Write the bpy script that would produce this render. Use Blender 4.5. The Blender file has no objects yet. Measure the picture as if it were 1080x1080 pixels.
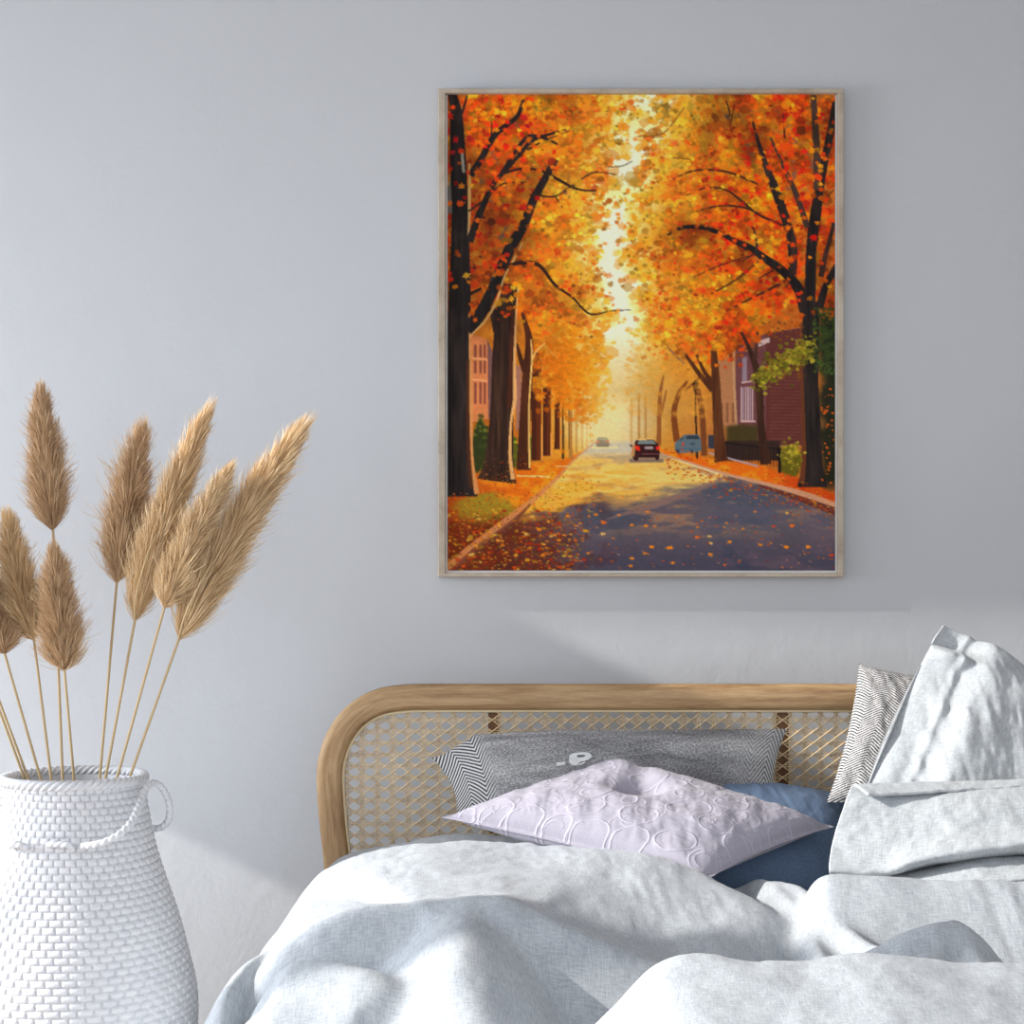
import bpy, math, random
import numpy as np
from mathutils import Vector
scene = bpy.context.scene
COL = scene.collection
# ---------------------------------------------------------------- camera, sky light, sun, exposure
ZC = 1.276
cam_d = bpy.data.cameras.new('camera'); cam = bpy.data.objects.new('camera', cam_d); COL.objects.link(cam)
cam.location = (0, -4.0, ZC); cam.rotation_euler = (math.pi/2, 0, 0)
cam_d.sensor_width = 36; cam_d.lens = 56.0; cam_d.shift_y = 85/1080
scene.camera = cam
wd = bpy.data.worlds.new('daylight'); scene.world = wd; wd.use_nodes = True
wd.node_tree.nodes['Background'].inputs[0].default_value = (.90, .935, 1.0, 1); wd.node_tree.nodes['Background'].inputs[1].default_value = .47
SUN_DIR = Vector((.85, .16, -.42)).normalized()
sl = bpy.data.lights.new('sun', 'SUN'); sun = bpy.data.objects.new('sun', sl); COL.objects.link(sun)
sun.location = (-6, -4, 5); sun.rotation_euler = SUN_DIR.to_track_quat('-Z', 'Y').to_euler()
sl.energy = 1.7; sl.color = (1.0, .96, .90); sl.angle = math.radians(.7)
al = bpy.data.lights.new('window_daylight', 'AREA'); win_l = bpy.data.objects.new('window_daylight', al); COL.objects.link(win_l)
win_l.location = (-4.1, -1.5, 1.5); win_l.rotation_euler = (0, -math.radians(45), 0)
al.shape = 'RECTANGLE'; al.size = 1.4; al.size_y = 1.7; al.energy = 72; al.color = (.84, .91, 1.0)
scene.view_settings.view_transform = 'Standard'; scene.view_settings.look = 'None'
scene.view_settings.exposure = 1.44; scene.view_settings.gamma = 1.0; scene.view_settings.use_curve_mapping = False
# ---------------------------------------------------------------- the painting, brushed stroke by stroke on a numpy canvas
PX0, PY0, PX1, PY1 = 471.5, 98.5, 881.5, 602.5
SS = 2
def paint_picture():
    W, H = int((PX1-PX0)*SS), int((PY1-PY0)*SS)
    rng = np.random.default_rng(7)
    cv = np.zeros((H, W, 3))
    yy, xx = np.mgrid[0:H, 0:W]
    X = PX0+(xx+.5)/SS; Y = PY0+(yy+.5)/SS
    def C(*c): return np.array(c, float)
    def sst(a, b, v):
        t = np.clip((v-a)/(b-a), 0, 1); return t*t*(3-2*t)
    def noise(sx, sy, oct=4, seed=0):
        r = np.random.default_rng(seed); out = np.zeros((H, W)); amp = 1; tot = 0
        for o in range(oct):
            gx, gy = int((PX1-PX0)/sx)+3, int((PY1-PY0)/sy)+3
            g = r.random((gy, gx))
            fx = (X-PX0)/sx; fy = (Y-PY0)/sy
            ix = np.floor(fx).astype(int); iy = np.floor(fy).astype(int)
            tx = fx-ix; ty = fy-iy; tx = tx*tx*(3-2*tx); ty = ty*ty*(3-2*ty)
            v = (g[iy, ix]*(1-tx)+g[iy, ix+1]*tx)*(1-ty)+(g[iy+1, ix]*(1-tx)+g[iy+1, ix+1]*tx)*ty
            out += amp*v; tot += amp; amp *= .55; sx /= 2; sy /= 2
        return out/tot
    def mix(mask, col):
        m = np.clip(mask, 0, 1)[..., None]
        cv[:] = cv*(1-m)+np.asarray(col, float)*m
    def poly(pts, col, a=1.0, jit=0, shade=None):
        p = np.asarray(pts, float); p = (p-[PX0, PY0])*SS
        x0, y0 = np.floor(p.min(0)).astype(int); x1, y1 = np.ceil(p.max(0)).astype(int)
        x0, y0, x1, y1 = max(x0, 0), max(y0, 0), min(x1, W), min(y1, H)
        if x1 <= x0 or y1 <= y0: return
        gx = np.arange(x0, x1)[None, :]+.5; gy = np.arange(y0, y1)[:, None]+.5
        ins = np.zeros((y1-y0, x1-x0), bool)
        n = len(p)
        for i in range(n):
            ax, ay = p[i]; bx, by = p[(i+1) % n]
            if ay == by: continue
            c = ((ay > gy) != (by > gy)) & (gx < (bx-ax)*(gy-ay)/(by-ay)+ax)
            ins ^= c
        m = (ins*a)[..., None]
        col = np.asarray(col, float)
        if col.ndim == 3: col = col[y0:y1, x0:x1]
        reg = cv[y0:y1, x0:x1]
        reg[:] = reg*(1-m)+col*m
    def smooth(pts, n=8):
        p = [np.array(q, float) for q in pts]
        p = [2*p[0]-p[1]]+p+[2*p[-1]-p[-2]]
        out = []
        for i in range(1, len(p)-2):
            for k in range(n):
                t = k/n
                out.append(.5*((2*p[i])+(-p[i-1]+p[i+1])*t+(2*p[i-1]-5*p[i]+4*p[i+1]-p[i+2])*t*t+(-p[i-1]+3*p[i]-3*p[i+1]+p[i+2])*t**3))
        out.append(p[-2]); return np.array(out)
    def stroke(pts, col, a=1.0):                # pts: x, y, width
        q = smooth(pts)
        d = np.gradient(q[:, :2], axis=0); d /= np.linalg.norm(d, axis=1)[:, None]+1e-9
        nrm = np.stack([-d[:, 1], d[:, 0]], 1)*np.maximum(q[:, 2:3], .3)/2
        poly(np.concatenate([q[:, :2]+nrm, (q[:, :2]-nrm)[::-1]]), col, a)
    MAPLE = []
    for k, (ang, r) in enumerate([(90, 1), (68, .5), (38, .95), (20, .5), (-18, .8), (-50, .42), (-90, .5), (-130, .42), (198, .8), (160, .5), (142, .95), (112, .5)]):
        MAPLE.append((r*math.cos(math.radians(ang)), -r*math.sin(math.radians(ang))))
    MAPLE = np.array(MAPLE)
    BLOB = np.array([(math.cos(t)*(1+.25*math.sin(3*t)), math.sin(t)*(1-.2*math.cos(2*t))) for t in np.linspace(0, 6.28, 8)[:-1]])
    def leaf(x, y, r, col, flat=1.0, a=1.0, maple=True):
        t = rng.random()*6.283; c, s = math.cos(t), math.sin(t)
        q = (MAPLE if maple else BLOB)*r*(1+.25*rng.standard_normal((len(MAPLE if maple else BLOB), 1))*.5)
        q = q@np.array([[c, -s], [s, c]]); q = q*[1, flat*(.7+.3*rng.random())]
        poly(q+[x, y], col, a)
    # --- light: distance to the bright gap down the middle
    gap = np.array([(690, 95), (672, 130), (664, 170), (652, 215), (642, 262), (654, 300), (658, 340), (650, 390), (642, 450)], float)
    def gapdist(x, y):
        x = np.asarray(x, float); best = np.full(x.shape, 1e9)
        for (ax, ay), (bx, by) in zip(gap[:-1], gap[1:]):
            t = np.clip(((x-ax)*(bx-ax)+(y-ay)*(by-ay))/((bx-ax)**2+(by-ay)**2), 0, 1)
            best = np.minimum(best, np.hypot(x-ax-t*(bx-ax), y-ay-t*(by-ay)))
        return best
    D = gapdist(X, Y)
    n1 = noise(60, 50, 4, 1); n2 = noise(14, 12, 3, 2); n3 = noise(5, 4, 2, 3)
    # --- foliage ground colour
    base = C(.80, .48, .16)*np.ones((H, W, 1))
    cv[:] = base
    mix(sst(.45, .75, n1), C(.72, .36, .10)); mix(sst(.5, .8, n2)*.7, C(.90, .60, .20)); mix(sst(.55, .85, n3)*.5, C(.60, .34, .12))
    mix(sst(640, 480, X)*sst(330, 120, Y)*.45, C(.74, .42, .17)); mix(sst(760, 870, X)*.45, C(.78, .46, .25))
    mix(sst(130, 20, D)*.8, C(.97, .70, .24)); mix(sst(62, 6, D+26*(n2-.5))*.95, C(1., .93, .62)); mix(sst(26, 4, D+40*(n2-.5))*.9*(1-.8*np.exp(-((Y-128)/16)**2))*(1-.8*np.exp(-((Y-203)/10)**2)), C(1., .98, .86))
    # mist in the distance
    mi = sst(80, 5, np.hypot((X-668)*.75, (Y-428)*.95)+14*(n1-.5)); mix(mi*.85, C(.80, .63, .38))
    mix(sst(52, 5, np.hypot((X-644)*.8, (Y-446)*1.3)), C(.93, .85, .68))
    mix(sst(700, 760, X)*sst(400, 440, Y)*sst(500, 460, Y)*.6, C(.74, .50, .30))
    # --- buildings
    poly([(496, 352), (514, 358), (516, 442), (496, 446)], C(.84, .52, .33)); poly([(514, 358), (520, 372), (520, 440), (515, 442)], C(.48, .34, .32))
    for y in (363, 380, 403, 412):
        for x in (500, 505.5, 510):
            poly([(x, y), (x+2.4, y+1), (x+2.4, y+14), (x, y+14)], C(.55, .32, .26))
    for y in (378.5, 401): stroke([(496, y-1, 1.8), (514, y+1, 1.8)], C(.93, .66, .46))
    poly([(544, 384), (550, 388), (550, 452), (544, 455)], C(.66, .46, .38))
    poly([(757, 376), (776, 370), (777, 452), (757, 452)], C(.72, .50, .34)); poly([(776, 366), (808, 352), (848, 345), (848, 470), (776, 470)], C(.46, .29, .29))
    poly([(808, 352), (849, 346), (849, 470), (808, 468)], C(.40, .22, .20))
    for k in range(24):
        y = 380+k*3.6; stroke([(812, y, .8), (849, y+.6, .8)], C(.55, .34, .28), .5)
    for x in (782, 789): poly([(x, 409), (x+4, 408), (x+4, 444), (x, 444)], C(.62, .50, .52)); stroke([(x, 408, 1.3), (x, 444, 1.3)], C(.80, .68, .66)); stroke([(x+5, 408, 1.2), (x+5, 444, 1.2)], C(.80, .68, .66))
    poly([(783, 378), (788, 376), (788, 403), (783, 404)], C(.60, .52, .55)); stroke([(782, 404, 1.5), (794, 402, 1.5)], C(.85, .70, .66)); stroke([(781, 444.5, 1.6), (797, 444.5, 1.6)], C(.80, .65, .62))
    for x in (760, 766, 772): poly([(x, 425), (x+2.5, 425), (x+2.5, 446), (x, 446)], C(.56, .38, .27))
    poly([(800, 360), (812, 356), (812, 361), (800, 366)], C(.82, .70, .68)); stroke([(773, 372, 2.5), (777, 452, 2.5)], C(.80, .62, .46), .8)
    # dark greens at the right edge and hedges
    gm = sst(858, 872, X+10*(n2-.5))*sst(318, 345, Y+16*(n2-.5))*sst(525, 505, Y); mix(gm, C(.17, .17, .11))
    mix(gm*sst(420, 350, Y)*sst(.4, .7, n3), C(.26, .33, .16))
    mix(sst(762, 770, X)*sst(446, 452, Y+6*(n2-.5))*sst(800, 798, X)*(Y < 472), C(.30, .25, .13))
    mix(((X > 765)*(X < 823)*(Y > 465)*(Y < 486))*1., C(.24, .17, .14))
    for cx, cy, rx, ry, c in ((507, 470, 9, 32, (.22, .24, .10)), (541, 478, 6, 20, (.38, .38, .12)), (561, 472, 8, 14, (.34, .34, .12)), (834, 486, 13, 18, (.42, .38, .10))):
        m = sst(1.1, .85, np.hypot((X-cx)/rx, (Y-cy)/ry)+.5*(n3-.5)); mix(m, C(*c)); mix(m*sst(.5, .75, n3)*sst(cy+8, cy-14, Y), C(*c)*2.0)
    # --- verge, pavement, road
    vx, vy = 634, 466
    lit = sst(470, 530, Y)
    g = np.zeros((H, W, 3)); g[:] = C(.90, .47, .10)
    road_l = lambda y: np.interp(y, [464, 487, 500, 520, 545, 570, 604], [627, 604, 592, 570, 540, 500, 455])
    road_r = lambda y: np.interp(y, [464, 474, 484, 500, 520, 545, 604], [672, 690, 712, 768, 835, 900, 1050])
    gmask = sst(466, 474, Y+np.abs(X-640)*.0)*((X < road_l(Y)) | (X > road_r(Y)))
    left = X < road_l(Y); right = X > road_r(Y)
    gl = left*sst(478+.0*X, 484, Y-np.interp(X, [470, 540, 600, 625], [26, 14, 2, -10]))
    mix(gl, C(.88, .46, .10)); mix(gl*sst(.45, .7, n2), C(.96, .62, .16)); mix(gl*sst(560, 480, X)*sst(490, 520, Y)*.7, C(.66, .26, .08))
    gg = gl*sst(40, 26, np.hypot((X-512)*1.0, (Y-538)*1.9)+20*(n2-.5)); mix(gg*.85, C(.60, .55, .18))
    mix(left*sst(548, 565, Y+.35*(X-500)+14*(n2-.5))*.9, C(.42, .25, .10)); mix(left*sst(.5, .75, n2)*sst(550, 580, Y)*.6, C(.62, .28, .09))
    gr = right*sst(0, 5, Y-np.interp(X, [690, 715, 760, 800, 850, 881], [470, 476, 484, 488, 505, 520]))
    mix(gr, C(.92, .45, .10)); mix(gr*sst(.45, .7, n2)*.8, C(.98, .64, .18)); mix(gr*sst(795, 850, X)*.7, C(.76, .24, .07))
    rd = (~left)*(~right)*sst(462, 468, Y)
    n5 = noise(46, 9, 4, 9); n6 = noise(20, 4, 3, 10)
    mix(rd, C(.80, .76, .70)); mix(rd*sst(474, 486, Y), C(.97, .77, .42)); mix(rd*sst(472, 482, Y)*sst(.50, .62, n5)*.75, C(.68, .58, .48))
    mix(rd*sst(482, 500, Y)*sst(720, 600, X)*.55, C(1., .66, .18))
    mix(rd*sst(480, 500, Y)*sst(530, 515, Y)*sst(.5, .62, n6)*.55, C(1., .88, .55))
    edge = 545-18*sst(560, 640, X)-8*sst(660, 720, X)-22*sst(720, 800, X)+26*(n5-.5)+10*(n6-.5)
    sh = rd*sst(edge-6, edge+9, Y)
    shc = C(.42, .38, .40)*np.ones((H, W, 1)); t = sst(560, 480, X)[..., None]
    shc = shc*(1-t)+C(.30, .16, .15)*t
    t = sst(.45, .65, n1)[..., None]*.7; shc = shc*(1-t)+C(.31, .33, .38)*t
    t = (sst(550, 600, Y)*.55)[..., None]; shc = shc*(1-t)+C(.25, .25, .33)*t
    mix(sh, shc); mix(sh*sst(700, 560, X)*sst(.4, .65, n2)*.55, C(.34, .14, .11)); mix(sh*sst(.52, .7, noise(30, 12, 3, 31))*sst(720, 800, X)*.4, C(.50, .40, .42))
    mix(sh*sst(.58, .7, n5)*.45*sst(575, 545, Y), C(.86, .62, .40)); mix(sh*sst(.5, .7, noise(9, 4, 2, 33))*.25, C(.42, .36, .42))
    stroke([(640, 548, 1), (672, 538, 5), (710, 526, 7), (756, 508, 4), (766, 500, 2)], C(.56, .45, .42), .8)
    mix(rd*sst(700, 790, X)*sst(505, 520, Y)*sst(575, 540, Y)*.35, C(.36, .38, .44))
    mix(sst(640, 540, X+18*(n2-.5)+.25*(600-Y))*sst(538, 556, Y+10*(n5-.5))*.72, C(.42, .17, .08)); mix(sst(620, 500, X)*sst(545, 570, Y)*sst(.52, .68, n2)*.6, C(.52, .23, .09)); mix(sst(590, 480, X)*sst(575, 604, Y)*sst(.45, .62, noise(11, 6, 3, 77))*.5, C(.22, .10, .10))
    # curbs
    stroke([(632, 464, 1), (606, 484, 2.2), (590, 502, 3.5), (566, 524, 5.5), (535, 550, 9), (498, 578, 9), (462, 610, 12)], C(.84, .56, .36), .9)
    stroke([(560, 532, 2), (535, 556, 6), (505, 578, 7), (475, 606, 8)], C(.45, .26, .20), .8)
    stroke([(545, 502, 1.6), (580, 503, 2.2)], C(1, .78, .46)); stroke([(586, 492, 1.2), (602, 492, 1.4)], C(1, .80, .5))
    stroke([(690, 476, 1.5), (720, 486, 2.2), (765, 500, 3), (810, 511, 4), (850, 522, 6), (890, 537, 7)], C(.84, .62, .48))
    stroke([(800, 512, 2), (840, 525, 5.5), (890, 543, 9)], C(.42, .24, .21)); stroke([(716, 486, 1.2), (758, 500, 1.6)], C(1, .85, .66))
    stroke([(748, 478, 1.8), (800, 492, 2)], C(.70, .62, .62)); 
    # fence
    for x in np.arange(768, 822, 3.2): stroke([(x, 467+(x-768)*.12, .8), (x, 483+(x-768)*.2, .8)], C(.14, .10, .09), .7)
    stroke([(764, 467, 1.2), (824, 474, 1.6)], C(.12, .09, .08)); stroke([(822, 472, 3), (822.5, 499, 3)], C(.12, .08, .08))
    # --- far trunks, faded by mist
    for x, y0, y1, w, c in ((602, 420, 484, 3, (.72, .50, .26)), (608, 425, 478, 2, (.78, .56, .30)), (614, 430, 474, 1.6, (.84, .64, .36)), (619, 435, 472, 1.3, (.88, .68, .40)),
                            (666, 420, 468, 2, (.82, .62, .36)), (674, 415, 470, 2.5, (.78, .58, .34)), (681, 418, 470, 1.6, (.76, .55, .32))):
        stroke([(x, y0, w), (x, y1, w*1.2)], C(*c))
    stroke([(700, 396, 2), (696, 420, 4), (695, 470, 5)], C(.62, .38, .20)); stroke([(703, 412, 1.6), (697, 438, 3)], C(.62, .38, .20))
    stroke([(725, 402, 2.5), (716, 416, 5), (711, 436, 6), (714, 466, 7)], C(.52, .29, .14)); stroke([(738, 398, 1.5), (722, 413, 3)], C(.55, .32, .16))
    stroke([(736, 410, 5), (741, 440, 6), (743, 481, 6.5)], C(.50, .29, .16))
    for x, y0, y1, w in ((588, 424, 474, 6.5), (577, 408, 481, 9), (566, 372, 486, 11)):
        stroke([(x, y0, w), (x, y1-8, w), (x, y1, w*1.25)], C(.40, .20, .09)); stroke([(x+w*.5, y0, 1.3), (x+w*.5, y1, 1.6)], C(.95, .64, .32), .9); stroke([(x-w*.25, y0, w*.4), (x-w*.25, y1, w*.4)], C(.27, .13, .07), .7)
    # lamps
    stroke([(733.5, 408, 1.4), (734, 440, 1.8), (735.5, 484, 2.4)], C(.20, .13, .10)); poly([(730.5, 405), (737, 405), (735.5, 413), (732, 413)], C(.30, .17, .10)); poly([(729.5, 405), (734, 400), (738, 405)], C(.16, .10, .08))
    stroke([(594, 412, 1.2), (593.8, 484, 2.2)], C(.26, .17, .10)); stroke([(600, 426, 1), (600, 474, 1.4)], C(.5, .32, .16))
    # cars
    stroke([(664, 486, 4), (700, 486, 4)], C(.45, .38, .38), .7)
    poly([(668, 484), (666, 478), (667, 471), (671, 464.5), (676, 462.8), (688, 463), (692, 466), (695, 470), (696, 478), (695, 485), (692, 485.5), (691, 483), (674, 483), (673, 486), (669.5, 486)], C(.23, .11, .11))
    poly([(672, 468.5), (674.5, 464.3), (689, 464.3), (692.5, 468.5)], C(.50, .54, .52)); stroke([(672, 464, 1.4), (690, 463.2, 1.4)], C(.93, .76, .46)); poly([(666, 471), (669.5, 466), (670.5, 471), (669, 482), (666, 481)], C(.90, .66, .42), .8)
    poly([(669.8, 470), (674.6, 471), (675.5, 475.5), (670.6, 475)], C(.93, .22, .13)); poly([(692, 471), (696, 470.5), (695.6, 475), (692, 475)], C(.93, .24, .16)); poly([(680, 471), (689, 471), (689, 474), (680, 474)], C(.72, .64, .62)); stroke([(677, 479, 1), (695, 479, 1)], C(.48, .30, .28))
    poly([(664, 469), (667, 469.3), (667, 471.5), (664.5, 471)], C(.25, .18, .18))
    poly([(628.6, 470), (629.5, 464.5), (631, 461.6), (640, 461.6), (642.5, 465), (643, 470), (641, 471.6), (630, 471.6)], C(.42, .38, .38)); poly([(631, 464), (632, 462.3), (640, 462.3), (641, 464)], C(.56, .57, .55))
    poly([(629.2, 464.8), (632, 465), (632, 467), (629.2, 467)], C(.90, .36, .26)); poly([(639.7, 464.8), (642.6, 465), (642.6, 467), (639.8, 467)], C(.90, .36, .26)); stroke([(624, 472.5, 1.6), (652, 472, 1.6)], C(.98, .86, .62))
    poly([(712, 476), (712, 468), (717, 463), (722, 458.6), (737, 458.5), (739.5, 464), (740, 475), (737, 477), (716, 478)], C(.40, .46, .48)); poly([(723.5, 463.5), (724.5, 459.7), (736.5, 459.7), (738, 463.5)], C(.25, .27, .30)); poly([(716, 464.5), (720.5, 460.5), (722, 460.5), (719.5, 465)], C(.30, .35, .38)); stroke([(714, 473.5, 1), (739, 473.5, 1)], C(.32, .42, .48)); poly([(719.6, 467), (721.5, 467), (721.5, 470), (719.6, 470)], C(.85, .25, .15)); poly([(728, 467), (733, 467), (733, 469.5), (728, 469.5)], C(.3, .35, .38)); poly([(713, 474), (717, 475), (716.5, 478.5), (713.5, 478)], C(.24, .26, .30)); poly([(728, 475), (731.5, 475), (731, 478.5), (728.5, 478.5)], C(.24, .26, .30)); poly([(747, 459), (756, 459), (756, 474), (747, 473)], C(.25, .25, .28))
    # --- background boughs, purple-grey
    pg = C(.50, .36, .32)
    for s in ([(516, 150, 3), (524, 175, 5), (532, 200, 6), (532, 250, 8)], [(505, 178, 4), (512, 205, 6), (527, 235, 8), (530, 262, 9)], [(555, 165, 3), (560, 175, 4), (556, 190, 4)], [(601, 180, 3), (597, 200, 6), (592, 212, 6)], [(543, 118, 4), (546, 140, 6), (546, 155, 4)],
              [(765, 120, 4), (780, 142, 5), (794, 165, 7), (796, 176, 7)], [(818, 115, 4), (828, 128, 5), (836, 145, 9), (838, 175, 7), (832, 200, 5)], [(789, 105, 2), (793, 122, 3)], [(776, 112, 2), (786, 140, 2)], [(845, 152, 4), (855, 170, 5), (858, 200, 5)], [(690, 345, 1), (706, 368, 2), (722, 384, 2.5)]):
        stroke(s, pg, .75)
    # --- distant canopy clumps over the street trees
    coh = noise(15, 13, 3, 91); order = np.argsort(coh.ravel()); rank = np.empty(coh.size); rank[order] = np.linspace(0, 1, coh.size); rank = rank.reshape(coh.shape)
    def palette(x, y):
        d = float(gapdist(np.array([x]), np.array([y]))[0]); u = np.clip(.62*rank[min(max(int((y-PY0)*SS), 0), H-1), min(max(int((x-PX0)*SS), 0), W-1)]+.38*rng.random(), 0, 1); u = float(np.clip((u-.12)/.76, 0, .999)); w = max(0, 1-d/120)
        if x < 640:
            red = .95*max(0, min(1, (590-x)/110))*max(0, min(1, (320-y)/150))
        else:
            red = max(0, min(1, (x-690)/110))*max(0, min(1, (400-y)/90))*.62
        opts = [(C(.60, .27, .06), .16*(1-w)), (C(.74, .36, .07), .20*(1-.6*w)), (C(.86, .29, .07), .17+.36*red), (C(.82, .16, .09), .02+.20*red), (C(.91, .42, .08), .36), (C(.93, .55, .11), .26), (C(.96, .68, .19), .12+.22*w), (C(.70, .46, .12), .12), (C(.68, .52, .17), .22*max(0, 1-abs(x-650)/90)*max(0, 1-(y-99)/140))]
        tot = sum(o[1] for o in opts); u *= tot
        for c, p_ in opts:
            u -= p_
            if u <= 0: break
        c = c*(.88+.2*rng.random())
        k = (.15+.5*rng.random())*w
        return c*(1-k)+C(1, .84, .42)*k
    def canopy_low(x):                          # how far down the leaves hang
        return np.interp(x, [470, 500, 540, 580, 605, 630, 645, 655, 668, 690, 715, 750, 790, 815, 835, 881], [345, 365, 400, 425, 440, 446, 400, 320, 318, 360, 372, 384, 362, 330, 330, 335])
    for k in range(5200):
        x = rng.uniform(470, 883); y = rng.uniform(97, 450)
        if y > canopy_low(x)+rng.normal(0, 6): continue
        if 505 < x < 560 and y > 330+rng.normal(0, 18): continue
        if x < 520 and y > 340: continue
        d = float(gapdist(np.array([x]), np.array([y]))[0])
        if d < (15 if y > 200 else 8)+rng.normal(0, 7): continue
        c = palette(x, y)*C(.97, .95, .9)*(.62+.72*n2[int((y-PY0)*SS) % H, int((x-PX0)*SS) % W])
        if y > 340 and x < 650: c = c*.5+C(.90, .56, .14)*.5
        leaf(x, y, rng.uniform(1.6, 5.6) if k > 1800 else rng.uniform(4, 9), c, .9, .7 if k > 1800 else .5, rng.random() < .4)
    for cx, cy, rx, ry, n_ in ((604, 392, 34, 42, 520), (622, 428, 16, 18, 120), (736, 352, 52, 30, 420)):
        for k in range(n_):
            x = cx+rx*rng.normal(0, .55); y = cy+ry*rng.normal(0, .55)
            if x > 650 and cx < 650: continue
            f = np.clip((x-cx)/rx*.5+.5, 0, 1)
            c = C(.80, .40, .06)*(1-f)+C(.95, .64, .16)*f
            if cx > 650: c = palette(x, y)
            leaf(x, y, rng.uniform(1.2, 3.6), c*(.9+.2*rng.random()), .9, .7, False)
    mix(sst(46, 4, D+30*(n2-.5))*sst(335, 470, Y)*.55, C(1, .90, .58))
    for k in range(330):                        # right hand misty foliage between the trunks
        x = rng.uniform(660, 745); y = rng.uniform(345, 440)
        leaf(x, y, rng.uniform(1.5, 4), C(.90, .64, .26)*(.92+.12*rng.random()), .9, .28, False)
    # --- near leaves
    def near_leaves(count):
      for k in range(count):
          x = rng.uniform(470, 883); y = rng.uniform(97, 420)
          lim = float(np.interp(x, [470, 500, 515, 560, 600, 640, 660, 668, 690, 715, 760, 800, 830, 881], [300, 318, 330, 345, 352, 345, 318, 300, 352, 374, 378, 345, 320, 318]))
          if y > lim+rng.normal(0, 7): continue
          d = float(gapdist(np.array([x]), np.array([y]))[0])
          if d < (11 if 215 < y < 330 or 152 < y < 192 else 1)+rng.normal(0, 8): continue
          if n2[int((y-PY0)*SS) % H, int((x-PX0)*SS) % W] < .47 and rng.random() < .62: continue
          if n1[int((y-PY0)*SS) % H, int((x-PX0)*SS) % W] < .40 and rng.random() < .55: continue
          near_trunk = (472 < x < 497) or (x > 846 and y > 200)
          if near_trunk and rng.random() < .84: continue
          c = palette(x, y)*(1.06 if rng.random() < .8 else .78)*(.80+.42*n1[int((y-PY0)*SS) % H, int((x-PX0)*SS) % W])
          leaf(x, y, rng.uniform(1.9, 4.8)*(1.2 if x < 560 or x > 760 else .95), c, 1, .92, rng.random() < .88)
    near_leaves(5600)
    # --- near trunks
    def bark(c0, c1, seed):
        nb = noise(3.2, 40, 3, seed)[..., None]; return C(*c0)*(1-nb)+C(*c1)*nb
    dk = bark((.09, .075, .075), (.28, .23, .21), 21); br = bark((.14, .09, .07), (.36, .25, .18), 22)
    stroke([(551, 330, 3), (558, 360, 8), (556, 400, 11), (552, 480, 13), (552, 496, 16)], bark((.24, .12, .06), (.44, .25, .14), 23)); stroke([(545, 362, 2), (549, 378, 5), (553, 392, 5)], C(.30, .16, .09))
    stroke([(560, 358, 1.6), (561, 380, 2), (558, 430, 1.8), (558.5, 494, 2.2)], C(.96, .74, .44)); stroke([(575, 362, 1.4), (566, 370, 2), (561, 380, 2.2)], C(.93, .72, .40)); stroke([(573, 363, 1), (588, 378, .8)], C(.85, .60, .3))
    stroke([(538, 300, 16), (534, 330, 22), (531, 380, 24), (529, 440, 25), (526, 490, 32), (524, 508, 42)], br); stroke([(519, 325, 7), (524, 350, 8)], br)
    stroke([(546.5, 300, 1.5), (544, 340, 2.2), (542.5, 390, 3), (543, 420, 4), (539, 445, 2.6), (538, 480, 3.5), (541, 506, 4.5)], C(.90, .68, .44)); stroke([(541, 325, 3), (539, 380, 4), (537, 430, 4)], C(.36, .17, .09), .7)
    stroke([(476, 96, 8), (481, 120, 13), (483, 170, 17), (485, 230, 18), (485, 290, 22), (484, 360, 26), (483, 440, 27), (482, 500, 29), (482, 524, 44)], dk)
    stroke([(495, 330, 2), (496.5, 400, 3), (497, 470, 3.4), (499, 500, 4.5), (503, 521, 5)], C(.84, .58, .36)); stroke([(493, 380, 3), (494, 470, 4), (497, 515, 5)], C(.34, .19, .11), .8)
    stroke([(495, 172, 2), (495, 220, 3), (494, 250, 2)], C(.95, .80, .55), .8); stroke([(487, 160, 3), (489, 182, 3)], C(.92, .88, .80), .7)
    stroke([(473, 185, 4), (474, 225, 6)], C(.45, .50, .52), .8)
    # big left bough
    stroke([(492, 348, 15), (506, 332, 13), (520, 305, 12), (530, 280, 12), (540, 258, 12), (552, 238, 10), (563, 210, 9), (574, 190, 8), (586, 168, 7)], dk)
    stroke([(495, 355, 1.4), (512, 338, 1.8), (524, 317, 2.4), (532, 292, 1.8), (543, 272, 2), (551, 256, 1.4)], C(.96, .76, .48)); stroke([(518, 296, 3), (524, 284, 3)], C(.28, .30, .32), .7)
    stroke([(528, 286, 4), (540, 279, 4), (556, 277, 5), (570, 281, 4), (585, 300, 3), (604, 314, 2.2), (622, 331, 2), (645, 328, 1.2), (665, 327, .8)], C(.24, .15, .10))
    stroke([(494, 311, 3), (512, 302, 3)], C(.20, .14, .10))
    stroke([(496, 185, 8), (506, 170, 7), (520, 145, 6.5), (534, 132, 5.5), (546, 122, 5), (552, 105, 3)], dk); stroke([(495, 255, 8), (506, 225, 7), (520, 195, 5.5), (530, 182, 5), (540, 165, 4), (556, 145, 4.5), (572, 145, 3.2), (588, 152, 2)], dk)
    stroke([(533, 180, 4), (548, 163, 4.5), (562, 148, 4), (585, 140, 2.6), (603, 135, 1)], dk); stroke([(556, 158, 2.5), (575, 148, 1.8), (600, 138, 1)], C(.24, .18, .14))
    stroke([(530, 183, 3), (550, 178, 2.6), (570, 180, 2.6), (590, 190, 3), (605, 198, 2.4), (618, 201, 2), (629, 201, 2)], C(.22, .15, .12)); stroke([(560, 205, 2), (585, 207, 2.2), (605, 195, 2), (626, 182, 1.8), (650, 184, .8)], C(.30, .20, .14))
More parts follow.
